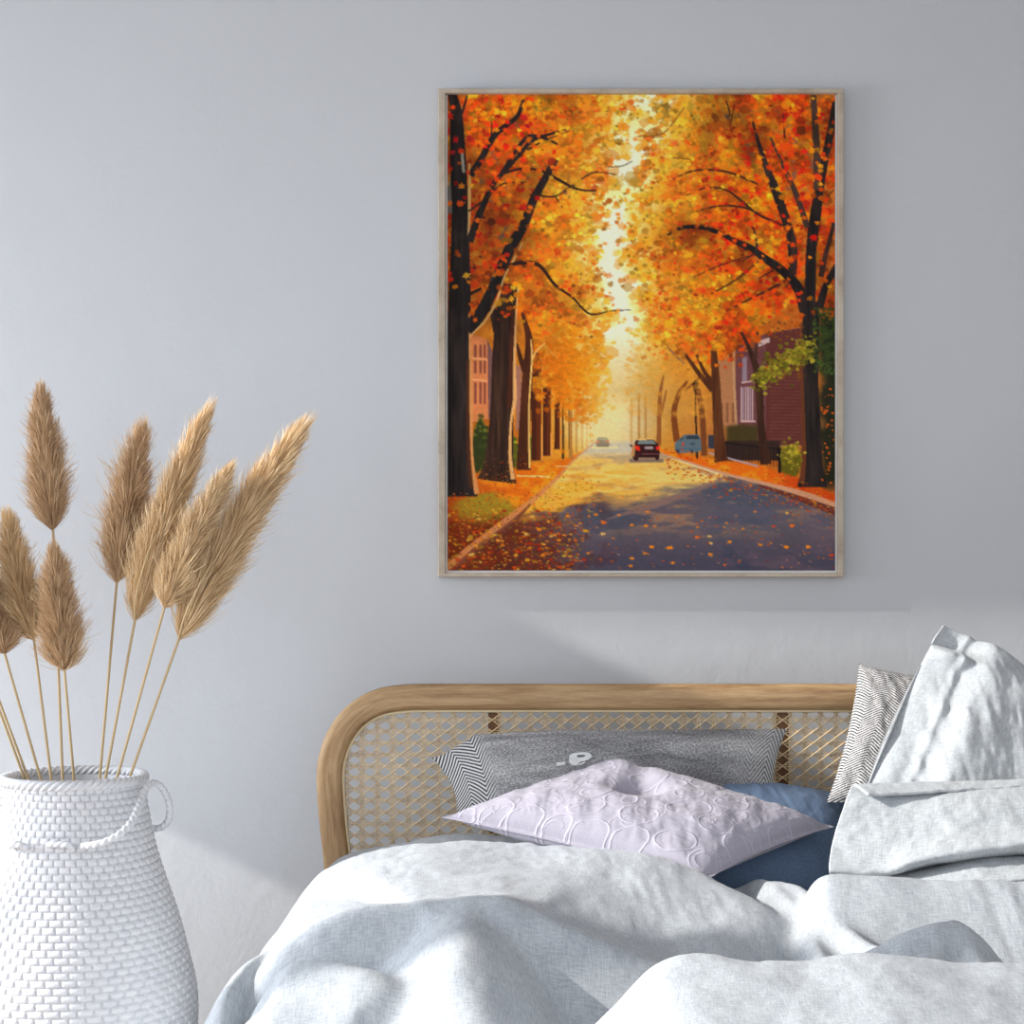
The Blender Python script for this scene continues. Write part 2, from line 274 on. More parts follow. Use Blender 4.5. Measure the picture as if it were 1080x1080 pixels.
    stroke([(642, 176, .8), (656, 175, 1), (667, 170, .9)], C(.35, .28, .22)); stroke([(512, 210, 2), (530, 194, 2), (555, 192, 1.4)], C(.28, .19, .14)); stroke([(494, 223, 2), (508, 213, 2)], dk); stroke([(493, 100, 2), (487, 120, 3)], dk); stroke([(518, 146, 1.4), (519, 120, 1)], dk); stroke([(585, 206, 1.6), (594, 220, 1)], C(.3, .2, .14))
    # right trees
    stroke([(735, 374, 3), (743, 392, 4), (753, 405, 6)], C(.34, .19, .11))
    stroke([(753, 370, 6), (755, 400, 9), (757, 440, 10), (760, 480, 13), (761, 487, 16)], bark((.26, .14, .08), (.46, .28, .16), 24)); stroke([(723, 374, 3), (738, 395, 5), (752, 412, 6)], bark((.26, .14, .08), (.46, .28, .16), 24))
    stroke([(782, 350, 3), (792, 372, 5), (800, 400, 8), (803, 450, 8), (808, 490, 12)], bark((.18, .11, .08), (.36, .23, .16), 25)); stroke([(799, 350, 3), (797, 380, 4)], C(.34, .22, .18))
    stroke([(805, 250, 14), (815, 275, 12), (835, 300, 10), (850, 320, 9)], C(.2, .14, .11), .0)
    stroke([(857, 318, 14), (855, 350, 19), (854, 400, 19), (856, 450, 20), (857, 490, 22), (857, 514, 32)], dk); stroke([(845, 340, 2), (845.5, 380, 3), (847, 430, 4), (848, 480, 5), (846, 510, 6)], C(.48, .27, .16), .8)
    stroke([(772, 252, 3), (790, 260, 6), (806, 272, 8), (826, 286, 9), (842, 304, 11), (851, 330, 14)], dk); stroke([(704, 248, 2), (720, 240, 4), (740, 240, 4.5), (762, 247, 5), (790, 262, 7)], dk)
    stroke([(799, 264, 3), (797, 248, 2), (793, 236, 1)], dk)
    stroke([(853, 340, 12), (855, 300, 12), (856, 262, 11), (860, 230, 12), (866, 190, 9), (876, 140, 8), (882, 105, 7)], dk); stroke([(864, 325, 9), (872, 300, 7), (884, 280, 8)], dk); stroke([(862, 250, 5), (858, 262, 6)], dk)
    stroke([(836, 290, 9), (836, 260, 10), (830, 235, 9), (820, 205, 10), (810, 180, 7), (800, 150, 4), (794, 128, 2)], bark((.13, .10, .10), (.32, .25, .22), 26)); stroke([(852, 240, 6), (840, 205, 6), (825, 172, 4), (813, 145, 2)], C(.30, .22, .19)); stroke([(858, 100, 6), (860, 130, 7), (862, 170, 8), (862, 200, 8)], C(.32, .24, .20)); stroke([(873, 262, 4), (880, 235, 4)], dk); stroke([(866, 292, 6), (872, 265, 5), (877, 250, 4)], C(.3, .2, .17))
    stroke([(710, 189, 1), (728, 181, 2), (748, 179, 2.2), (770, 182, 2.4), (790, 190, 2.4), (803, 196, 1.4)], C(.32, .18, .11)); stroke([(724, 206, 1), (745, 198, 2), (765, 200, 2), (780, 210, 2.6), (800, 226, 2.6), (826, 238, 2.4)], C(.30, .17, .11)); stroke([(734, 223, 1.5), (760, 217, 2.4), (785, 219, 2.4), (802, 226, 2)], C(.28, .17, .12)); stroke([(746, 182, 1), (756, 176, 1.2)], C(.3, .18, .12)); stroke([(706, 166, 1), (728, 168, 1)], C(.45, .28, .16)); stroke([(672, 144, 1), (700, 140, 1.4), (722, 113, 1)], C(.55, .36, .16)); stroke([(766, 106, 1.4), (770, 120, 1.6), (766, 124, 1)], C(.3, .2, .15))
    for s in ([(750, 310, 1.4), (775, 296, 2), (800, 276, 1.4)], [(728, 294, 1), (760, 280, 1.5), (790, 270, 1)], [(766, 328, 1.4), (800, 311, 2.4), (828, 297, 3)], [(800, 294, 1.4), (816, 285, 2)], [(780, 278, 1.4), (795, 268, 2)], [(770, 135, 1), (775, 110, 1)], [(828, 146, 2), (826, 120, 1.4)], [(868, 213, 1.4), (880, 200, 1)]):
        stroke(s, C(.30, .17, .12))
    near_leaves(2300)
    for x, y, r, c in ((496, 146, 8, (.74, .19, .15)), (486, 159, 6, (.86, .27, .10)), (477, 160, 5, (.70, .18, .16)), (480, 147, 5, (.80, .14, .14)), (552, 125, 6, (.74, .17, .14)), (556, 133, 4, (.66, .12, .16)), (514, 106, 5, (.90, .28, .16)), (485, 215, 6, (.88, .36, .10)), (506, 247, 5, (.80, .14, .12)), (474, 289, 5, (.90, .12, .08)), (491, 290, 6, (.90, .68, .22)), (534, 218, 5, (.80, .12, .10)), (566, 209, 6, (.76, .12, .10)), (584, 160, 4, (.88, .20, .08)), (541, 303, 6, (.86, .68, .20)), (531, 316, 5, (.66, .48, .14)), (812, 352, 4, (.84, .25, .08)), (812, 334, 4, (.86, .22, .08)), (833, 303, 3, (.93, .30, .12)), (827, 127, 3, (.88, .14, .12)), (756, 187, 5, (.88, .22, .12)), (790, 173, 6, (.86, .22, .12)), (812, 160, 4, (.90, .30, .20)), (865, 180, 5, (.80, .50, .14)), (866, 194, 4, (.95, .62, .14)), (858, 250, 6, (.78, .12, .05)), (868, 140, 4, (.82, .26, .12)), (712, 151, 5, (.94, .44, .22))):
        leaf(x, y, r, C(*c))
    for k in range(300):
        x = rng.uniform(472, 612) if k % 2 else rng.uniform(730, 881); y = rng.uniform(99, 345)
        if (478 < x < 495 or 848 < x < 866) and rng.random() < .7: continue
        leaf(x, y, rng.uniform(3.2, 5.6), palette(x, y)*(1.0+.12*rng.random()), 1, .9)
    # green sprays on the right
    for k in range(420):
        t = rng.random(); x = 800+t*56+rng.normal(0, 5); y = 402-t*38+rng.normal(0, 7)
        leaf(x, y, rng.uniform(1, 3), (C(.50, .47, .14) if rng.random() < .6 else C(.70, .64, .22))*(.7+.4*rng.random()), .9, .85, False)
    for k in range(260):
        x = rng.uniform(858, 882); y = rng.uniform(325, 395); leaf(x, y, rng.uniform(1.2, 3.4), C(.24, .30, .14)*(.7+.7*rng.random()), .9, .8)
    for k in range(110):
        x = rng.uniform(800, 850); y = 340+rng.uniform(0, 60); leaf(x, y, rng.uniform(1.2, 3.4), C(.48, .30, .12)*(.7+.5*rng.random()), .9, .7)
    for k in range(40):
        leaf(rng.uniform(866, 881), rng.uniform(410, 510), rng.uniform(.6, 1.6), C(.90, .42, .12), .9, .9, False)
    for k in range(80):
        leaf(834+rng.normal(0, 6), 480+rng.normal(0, 8), rng.uniform(.8, 2), C(.74, .66, .24)*(.6+.5*rng.random()), .9, .9, False)
    cv[:] *= (1-.24*sst(.56, .38, n1)*sst(30, 75, D)*sst(400, 330, Y))[..., None]
    # --- fallen leaves: litter on the verges, single leaves on the road
    for k in range(2600):
        y = 482+122*rng.random()**.8; x = rng.uniform(470, 650)
        if x > road_l(y)+10+(y-480)*1.15+rng.normal(0, 8): continue
        if y < 520 and x < 505: continue
        if x > road_l(y) and rng.random() < .35: continue
        r = .5+(4.4 if rng.random() < .3 else 2.4)*((y-480)/120)*rng.random()
        c = [C(.93, .50, .10), C(.86, .34, .08), C(.70, .20, .07), C(.95, .68, .20), C(.58, .22, .08), C(.62, .50, .14)][rng.integers(0, 6)]
        if y > 545: c = c*(.62+.4*rng.random())
        leaf(x, y, r, c, .55, .85, r > 1.4)
    for k in range(150):
        y = rng.uniform(535, 601); x = rng.uniform(471, 600+(y-535)*.3)
        leaf(x, y, rng.uniform(1.8, 4.6), [C(.93, .56, .14), C(.90, .36, .10), C(.78, .22, .08), C(.93, .74, .34), C(.70, .50, .14), C(.95, .66, .24)][rng.integers(0, 6)]*(.8+.25*rng.random()), .6, .9)
    for k in range(700):
        x = rng.uniform(700, 882); y0 = float(np.interp(x, [690, 720, 765, 810, 850, 881], [477, 486, 500, 511, 522, 534])); y = y0+rng.normal(4, 9)
        if y < y0-14: continue
        c = [C(.95, .45, .10), C(.88, .30, .07), C(.80, .20, .06), C(.97, .66, .22), C(.78, .42, .2)][rng.integers(0, 5)]
        if abs(y-y0) < 3: continue
        leaf(x, y, rng.uniform(.5, 1.9), c*(.75+.3*rng.random()), .5, .75, False)
    for k in range(230):
        x = rng.uniform(590, 882); y = rng.uniform(520, 600)
        if right[int((y-PY0)*SS), int((min(x, 881)-PX0)*SS)]: continue
        r = .6+1.2*rng.random()
        leaf(x, y, r, [C(.90, .50, .14), C(.80, .36, .12), C(.56, .26, .20), C(.70, .50, .40)][rng.integers(0, 4)], .5, .8, False)
    for x, y, r, c in ((690, 555, 3, 0), (681, 555, 4.5, 0), (688, 577, 5, 0), (706, 578, 6, 0), (749, 585, 5, 0), (710, 594, 4, 0), (770, 572, 4.5, 0), (735, 567, 4, 1), (750, 573, 4, 2), (748, 566, 4, 2), (802, 575, 4, 0), (830, 577, 5, 0), (852, 577, 5, 0), (836, 555, 5, 1), (878, 586, 4, 3), (816, 555, 3.5, 3), (830, 541, 3, 2), (784, 558, 3, 0), (766, 552, 3, 0), (736, 556, 3, 0), (680, 584, 3.5, 0), (667, 589, 4.5, 0), (665, 597, 4, 0), (636, 563, 4.5, 2), (653, 543, 3.5, 0), (629, 543, 4, 0), (617, 560, 6, 4), (637, 551, 5, 1), (612, 552, 3, 0), (607, 570, 3.5, 1), (620, 584, 3.5, 0), (573, 586, 4, 0), (556, 591, 5, 4), (497, 585, 4.5, 2), (496, 569, 4, 4), (555, 564, 3.5, 2), (683, 540, 4, 0), (797, 540, 3, 0), (764, 556, 2.5, 4), (764, 596, 3, 1), (666, 554, 4, 0)):
        leaf(x, y, r, [C(.95, .55, .14), C(.90, .45, .16), C(.93, .74, .42), C(.86, .28, .12), C(.82, .58, .18)][c], .6)
    # brush texture
    cv[:] *= (1+.10*(noise(2.2, 1.4, 2, 55)-.5)+.06*(noise(30, 30, 2, 56)-.5))[..., None]
    g = cv.mean(-1, keepdims=True); cv[:] = (g+(cv-g)*1.10-.5)*1.10+.51
    out = np.clip(cv, 0, 1).reshape(H//SS, SS, W//SS, SS, 3).mean((1, 3))
    return out        # sRGB values, row 0 = top
# ---------------------------------------------------------------- helpers
random.seed(3)
RNG = np.random.default_rng(11)
def U(px, py, d):                       # a point d metres in front of the back wall, from the sight line through a photo point
    s = (4.0-d)/1680.0
    return Vector(((px-540)*s, -d, ZC-(py-625)*s))
def make(name, verts, faces, mat=None, parent=None, uv=None, smooth=True, loc=None):
    me = bpy.data.meshes.new(name)
    if isinstance(verts, np.ndarray): verts = verts.tolist()
    if isinstance(faces, np.ndarray): faces = faces.tolist()
    me.from_pydata(verts, [], faces)
    if uv is not None:
        lay = me.uv_layers.new(name='UVMap'); idx = np.empty(len(me.loops), int); me.loops.foreach_get('vertex_index', idx)
        lay.data.foreach_set('uv', np.asarray(uv, float)[idx].ravel())
    if smooth: me.polygons.foreach_set('use_smooth', [True]*len(me.polygons))
    o = bpy.data.objects.new(name, me); COL.objects.link(o)
    if mat: me.materials.append(mat)
    if parent: o.parent = parent
    if loc is not None: o.location = loc
    return o
def tag(o, label=None, cat=None, group=None, kind=None):
    for k, v in (('label', label), ('category', cat), ('group', group), ('kind', kind)):
        if v: o[k] = v
    return o
def empty(name, loc=(0, 0, 0)):
    o = bpy.data.objects.new(name, None); COL.objects.link(o); o.location = loc; o.empty_display_size = .05; return o
def grid_faces(nu, nv, wrap=False):
    i, j = np.meshgrid(np.arange(nu if wrap else nu-1), np.arange(nv-1), indexing='ij')
    a = i*nv+j; b = ((i+1) % nu)*nv+j
    return np.stack([a, b, b+1, a+1], -1).reshape(-1, 4)
def boxes(bl):
    V, F = [], []
    for (x0, x1, y0, y1, z0, z1) in bl:
        b = len(V); V += [(x, y, z) for x in (x0, x1) for y in (y0, y1) for z in (z0, z1)]
        F += [tuple(b+k for k in f) for f in ((0, 1, 3, 2), (4, 6, 7, 5), (0, 4, 5, 1), (2, 3, 7, 6), (0, 2, 6, 4), (1, 5, 7, 3))]
    return V, F
def catmull(P, n):
    P = np.asarray(P, float); P = np.vstack([2*P[0]-P[1], P, 2*P[-1]-P[-2]]); out = []
    for i in range(1, len(P)-2):
        for k in range(n):
            t = k/n
            out.append(.5*(2*P[i]+(P[i+1]-P[i-1])*t+(2*P[i-1]-5*P[i]+4*P[i+1]-P[i+2])*t*t+(3*P[i]-P[i-1]-3*P[i+1]+P[i+2])*t**3))
    out.append(P[-2]); return np.array(out)
def resample(P, n):
    P = np.asarray(P, float); L = np.r_[0, np.cumsum(np.linalg.norm(np.diff(P, axis=0), axis=1))]
    t = np.linspace(0, L[-1], n); return np.stack([np.interp(t, L, P[:, k]) for k in range(P.shape[1])], 1)
def tube(P, r, sides=10, twist=0, strands=0, depth=.25, closed=False):
    P = np.asarray(P, float); n = len(P); r = np.broadcast_to(np.asarray(r, float), (n,))
    T = np.gradient(P, axis=0)
    if closed: T = np.roll(P, -1, 0)-np.roll(P, 1, 0)
    T /= np.linalg.norm(T, axis=1)[:, None]
    N = np.zeros_like(P); a = np.array([0, 0, 1.]) if abs(T[0, 2]) < .9 else np.array([1., 0, 0])
    v = np.cross(np.cross(T[0], a), T[0]); N[0] = v/np.linalg.norm(v)
    for i in range(1, n):
        v = N[i-1]-T[i]*np.dot(N[i-1], T[i]); N[i] = v/np.linalg.norm(v)
    if closed:
        N = np.tile([0, 0, 1.], (n, 1))
    B = np.cross(T, N)
    L = np.r_[0, np.cumsum(np.linalg.norm(np.diff(P, axis=0), axis=1))]
    ph = np.linspace(0, 2*np.pi, sides, endpoint=False)[None, :]
    rr = r[:, None]*np.ones_like(ph)
    if strands: rr = rr*(1-depth+depth*2*np.abs(np.cos(strands*.5*(ph+twist*L[:, None]))))
    V = P[:, None]+N[:, None]*(rr*np.cos(ph))[..., None]+B[:, None]*(rr*np.sin(ph))[..., None]
    i, j = np.meshgrid(np.arange(n if closed else n-1), np.arange(sides), indexing='ij')
    a = i*sides+j; b = ((i+1) % n)*sides+j; a2 = i*sides+(j+1) % sides; b2 = ((i+1) % n)*sides+(j+1) % sides
    F = np.stack([a, b, b2, a2], -1).reshape(-1, 4).tolist()
    if not closed: F += [list(range(sides))[::-1], [(n-1)*sides+k for k in range(sides)]]
    UV = np.stack([np.broadcast_to(L[:, None], rr.shape), np.broadcast_to(ph/6.283, rr.shape)], -1).reshape(-1, 2)
    return V.reshape(-1, 3), F, UV
def gnoise(u, v, seed=0, oct=4, gain=.5):        # value noise over arrays u, v (unit cells), about -0.5..0.5
    r = np.random.default_rng(seed); out = 0; amp = 1; tot = 0
    for o in range(oct):
        g = r.random((64, 64)); iu = np.floor(u).astype(int); iv = np.floor(v).astype(int)
        tu = u-iu; tv = v-iv; tu = tu*tu*tu*(tu*(6*tu-15)+10); tv = tv*tv*tv*(tv*(6*tv-15)+10)
        a = g[iu % 64, iv % 64]; b = g[(iu+1) % 64, iv % 64]; c = g[iu % 64, (iv+1) % 64]; d = g[(iu+1) % 64, (iv+1) % 64]
        out = out+amp*((a*(1-tu)+b*tu)*(1-tv)+(c*(1-tu)+d*tu)*tv-.5); tot += amp; amp *= gain; u = u*2+3.7; v = v*2+1.3
    return out/tot
def lin(r, g, b):
    f = lambda c: (c/255/12.92) if c/255 <= .04045 else ((c/255+.055)/1.055)**2.4
    return (f(r), f(g), f(b), 1)
# ---- materials
class M:
    def __init__(s, name, rough=.8, col=None, spec=.3, sheen=0):
        s.m = bpy.data.materials.new(name); s.m.use_nodes = True; s.t = s.m.node_tree; s.b = s.t.nodes['Principled BSDF']
        s.b.inputs['Roughness'].default_value = rough; s.b.inputs['Specular IOR Level'].default_value = spec
        if sheen: s.b.inputs['Sheen Weight'].default_value = sheen; s.b.inputs['Sheen Roughness'].default_value = .4
        if col: s.b.inputs['Base Color'].default_value = col
    def n(s, kind, **kw):
        q = s.t.nodes.new(kind)
        for k, v in kw.items():
            if k[0] == 'i' and k[1:].isdigit(): k2 = int(k[1:])
            elif k in q.inputs: k2 = k
            else:
                setattr(q, k, v); continue
            if isinstance(v, bpy.types.NodeSocket): s.t.links.new(v, q.inputs[k2])
            else: q.inputs[k2].default_value = v
        return q
    def link(s, a, b): s.t.links.new(a, b)
    def math(s, op, a, b=0.0, c=0.0): return s.n('ShaderNodeMath', operation=op, i0=a, i1=b, i2=c).outputs[0]
    def uv(s): return s.n('ShaderNodeTexCoord').outputs['UV']
    def obj(s): return s.n('ShaderNodeTexCoord').outputs['Object']
    def map(s, vec, scale, rot=(0, 0, 0)):
        q = s.n('ShaderNodeMapping'); s.link(vec, q.inputs['Vector']); q.inputs['Scale'].default_value = scale; q.inputs['Rotation'].default_value = rot; return q.outputs[0]
    def noise(s, vec, scale, detail=3, rough=.55, dist=0):
        q = s.n('ShaderNodeTexNoise', Scale=scale, Detail=detail, Roughness=rough, Distortion=dist); s.link(vec, q.inputs['Vector']); return q.outputs[0]
    def ramp(s, fac, stops):
        q = s.n('ShaderNodeValToRGB'); s.link(fac, q.inputs[0]); e = q.color_ramp.elements
        while len(e) < len(stops): e.new(.5)
        for el, (p, c) in zip(e, stops): el.position = p; el.color = c
        return q.outputs[0]
    def mixc(s, fac, a, b, mode='MIX'):
        q = s.n('ShaderNodeMix', data_type='RGBA', blend_type=mode)
        for v, k in ((fac, 0), (a, 6), (b, 7)):
            if isinstance(v, bpy.types.NodeSocket): s.link(v, q.inputs[k])
            else: q.inputs[k].default_value = v
        return q.outputs[2]
    def color(s, c): s.link(c, s.b.inputs['Base Color'])
    def bump(s, h, strength=.3, dist=.002, prev=None):
        q = s.n('ShaderNodeBump', Strength=strength, Distance=dist); s.link(h, q.inputs['Height'])
        if prev: s.link(prev, q.inputs['Normal'])
        s.link(q.outputs[0], s.b.inputs['Normal']); return q.outputs[0]

def wall_mat(name, col):
    m = M(name, .9, spec=.15); o = m.obj()
    m.color(m.ramp(m.noise(o, 2.2, 4), [(.3, tuple(c*.975 for c in col[:3])+(1,)), (.7, col)]))
    b = m.bump(m.noise(o, 9, 5, .6, .4), .2, .010); m.bump(m.noise(o, 70, 3, .6), .14, .003, b); return m.m
MAT_WALL = wall_mat('grey_white_plaster', lin(201.6, 203.4, 206))
def linen(name, c1, c2, wr=.5):
    m = M(name, .92, spec=.12, sheen=.15); u = m.uv()
    a = m.noise(m.map(u, (420, 50, 1)), 1, 3, .7); b = m.noise(m.map(u, (50, 420, 1)), 1, 3, .7); g = m.noise(u, 14, 3, .6)
    w = m.math('ADD', m.math('MULTIPLY', m.math('ADD', a, b), .42), m.math('MULTIPLY', g, .16))
    m.color(m.ramp(w, [(.41, c1), (.58, c2)]))
    n0 = m.bump(w, .4, .0015)
    n1 = m.bump(m.noise(m.map(u, (24, 8, 1), (0, 0, .5)), 1, 3, .5, 1.0), wr, .004, n0)
    m.bump(m.noise(m.map(u, (50, 20, 1), (0, 0, -.4)), 1, 2, .5, .8), wr*.5, .004, n1)
    return m.m
MAT_DUVET = linen('pale_blue_grey_linen', lin(165, 170, 177), lin(198, 203, 206), .22)
MAT_WHITE = linen('white_linen', lin(168, 173, 177), lin(202, 206, 208), .25)
def wood(name, c1, c2, c3, uvs=True, sc=(5, 60, 1)):
    m = M(name, .48, spec=.35); u = m.uv() if uvs else m.obj()
    a = m.noise(m.map(u, sc), 1, 6, .62, .6); f = m.noise(m.map(u, tuple(k*5 for k in sc)), 1, 3, .6)
    k = m.math('MULTIPLY_ADD', f, .3, m.math('MULTIPLY', a, .75))
    m.color(m.ramp(k, [(.36, c1), (.52, c2), (.68, c3)])); m.bump(k, .12, .002); return m.m
MAT_OAK = wood('oak', lin(146, 112, 76), lin(178, 144, 104), lin(200, 168, 126))
MAT_FRAME = wood('pale_ash', lin(166, 150, 130), lin(184, 170, 151), lin(196, 184, 166), False, (9, 9, 9))
MAT_POST = wood('brown_wood', lin(104, 70, 42), lin(124, 86, 54), lin(140, 100, 66), False, (20, 20, 4))
m = M('cane', .6, spec=.3); m.color(m.ramp(m.noise(m.obj(), 60, 3), [(.35, lin(208, 180, 138)), (.65, lin(238, 214, 172))])); MAT_CANE = m.m
MAT_BIND = M('pale_cane', .6, lin(222, 202, 164)).m
# ---------------------------------------------------------------- the room
def struct(name, bl, mat):
    V, F = boxes(bl); return tag(make(name, V, F, mat, smooth=False), kind='structure')
LW = -3.8; HZ = 3.1
struct('wall_right', [(3.4, 3.55, -4.6, .15, 0, HZ)], MAT_WALL)
struct('wall_back', [(-4.0, 3.4, 0, .15, 0, HZ)], MAT_WALL)
struct('wall_left_and_shadow_posts', [(LW-.15, LW, -.45, 0, 0, HZ), (LW-.15, LW, -1.28, -.45, 2.24, HZ), (LW-.15, LW, -1.975, -1.85, .3, 2.78), (LW-.15, LW, -2.27, -2.12, 2.87, HZ), (LW-.15, LW, -4.2, -.45, 0, .3), (LW-.15, LW, -4.6, -4.2, 0, HZ)], MAT_WALL)  # unseen wall; post and stub added, header shaped, to shade bed and wall
mt = M('brown_oak_boards', .5); o_ = mt.obj(); mt.color(mt.ramp(mt.noise(mt.map(o_, (3, 22, 1)), 1, 5), [(.3, lin(120, 98, 76)), (.7, lin(148, 124, 98))]))
struct('floor', [(-4.0, 3.4, -4.6, .15, -.1, 0)], mt.m)
struct('ceiling', [(-4.0, -2.3, -.72, .15, HZ, HZ+.15), (-2.3, 3.4, -4.6, .15, HZ, HZ+.15)], MAT_WALL)  # unseen; roof opening cut so its edge bounds the wall's sun patch
MAT_WIN = M('white_paint', .5, lin(235, 235, 235)).m
struct('window_1', [(LW-.12, LW-.06, -1.28, -.45, .3, .35), (LW-.12, LW-.06, -1.28, -.45, 2.19, 2.24), (LW-.12, LW-.06, -.50, -.45, .35, 2.19), (LW-.12, LW-.06, -1.30, -1.26, .3, HZ), (LW-.12, LW-.06, -1.84, -1.28, .3, .35)], MAT_WIN)
struct('window_2', [(LW-.12, LW-.06, -4.2, -1.975, .3, .35), (LW-.12, LW-.06, -4.2, -4.15, .35, HZ), (LW-.12, LW-.06, -1.99, -1.975, .35, 2.78)], MAT_WIN)
# ---------------------------------------------------------------- the framed picture
def picture():
    root = tag(empty('framed_picture', U(676, 608, 0)), 'large framed autumn street print in a thin pale wood frame on the wall', 'picture'); L = root.location
    def rel(V): return [tuple(Vector(v)-L) for v in V]
    df, dp = .034, .020
    def fr(x0, y0, x1, y1, d): return U(x0, y0, d), U(x1, y1, d)
    oa, ob = fr(462, 93, 890, 608.5, df); ia, ib = fr(470.0, 98.0, 884.2, 604.2, df)
    # four mitred rails with an eased front edge
    prof = [(0, 0), (0, df-.003), (.12, df), (.88, df), (1, df-.003), (1, dp-.004)]
    V = []; F = []
    cor = [((oa.x, ob.z), (ia.x, ib.z)), ((ob.x, ob.z), (ib.x, ib.z)), ((ob.x, oa.z), (ib.x, ia.z)), ((oa.x, oa.z), (ia.x, ia.z))]
    for (ox, oz), (ix, iz) in cor:
        for t, d in prof: V.append((ox+(ix-ox)*t, -d, oz+(iz-oz)*t))
    n = len(prof)
    for k in range(4):
        for j in range(n-1): F.append((k*n+j, ((k+1) % 4)*n+j, ((k+1) % 4)*n+j+1, k*n+j+1))
    make('frame', rel(V), F, MAT_FRAME, root, smooth=False)
    a, b = U(465, 95, dp-.003), U(888, 606, dp-.003)
    Vb, Fb = boxes([(a.x, b.x, -dp+.003, -.002, b.z, a.z)])
    make('mount_board', rel(Vb), Fb, M('white_board', .8, lin(242, 240, 238)).m, root, smooth=False)
    img = paint_picture(); h, w = img.shape[:2]
    a, b = U(PX0+.6, PY0+.6, dp), U(PX1-.8, PY1-.8, dp)
    xs = np.linspace(a.x, b.x, w)-L.x; zs = np.linspace(a.z, b.z, h)-L.z
    Z, X = np.meshgrid(zs, xs, indexing='ij'); V = np.stack([X, np.full_like(X, -dp-L.y), Z], -1).reshape(-1, 3)
    i, j = np.meshgrid(np.arange(h-1), np.arange(w-1), indexing='ij'); q = i*w+j
    o = make('print', V, np.stack([q, q+w, q+w+1, q+1], -1).reshape(-1, 4), None, root, smooth=False)
    lc = np.where(img <= .04045, img/12.92, ((img+.055)/1.055)**2.4)
    at = o.data.color_attributes.new('paint', 'FLOAT_COLOR', 'POINT'); at.data.foreach_set('color', np.concatenate([lc, np.ones((h, w, 1))], -1).ravel().astype(np.float32))
    m = M('printed_canvas', .75, spec=.2); c = m.n('ShaderNodeVertexColor', layer_name='paint').outputs[0]
    m.color(m.mixc(1.0, c, (PRINT_GAIN,)*3+(1,), 'MULTIPLY')); m.bump(m.noise(m.obj(), 220, 2), .06, .001); o.data.materials.append(m.m)
PRINT_GAIN = 1.0
picture()
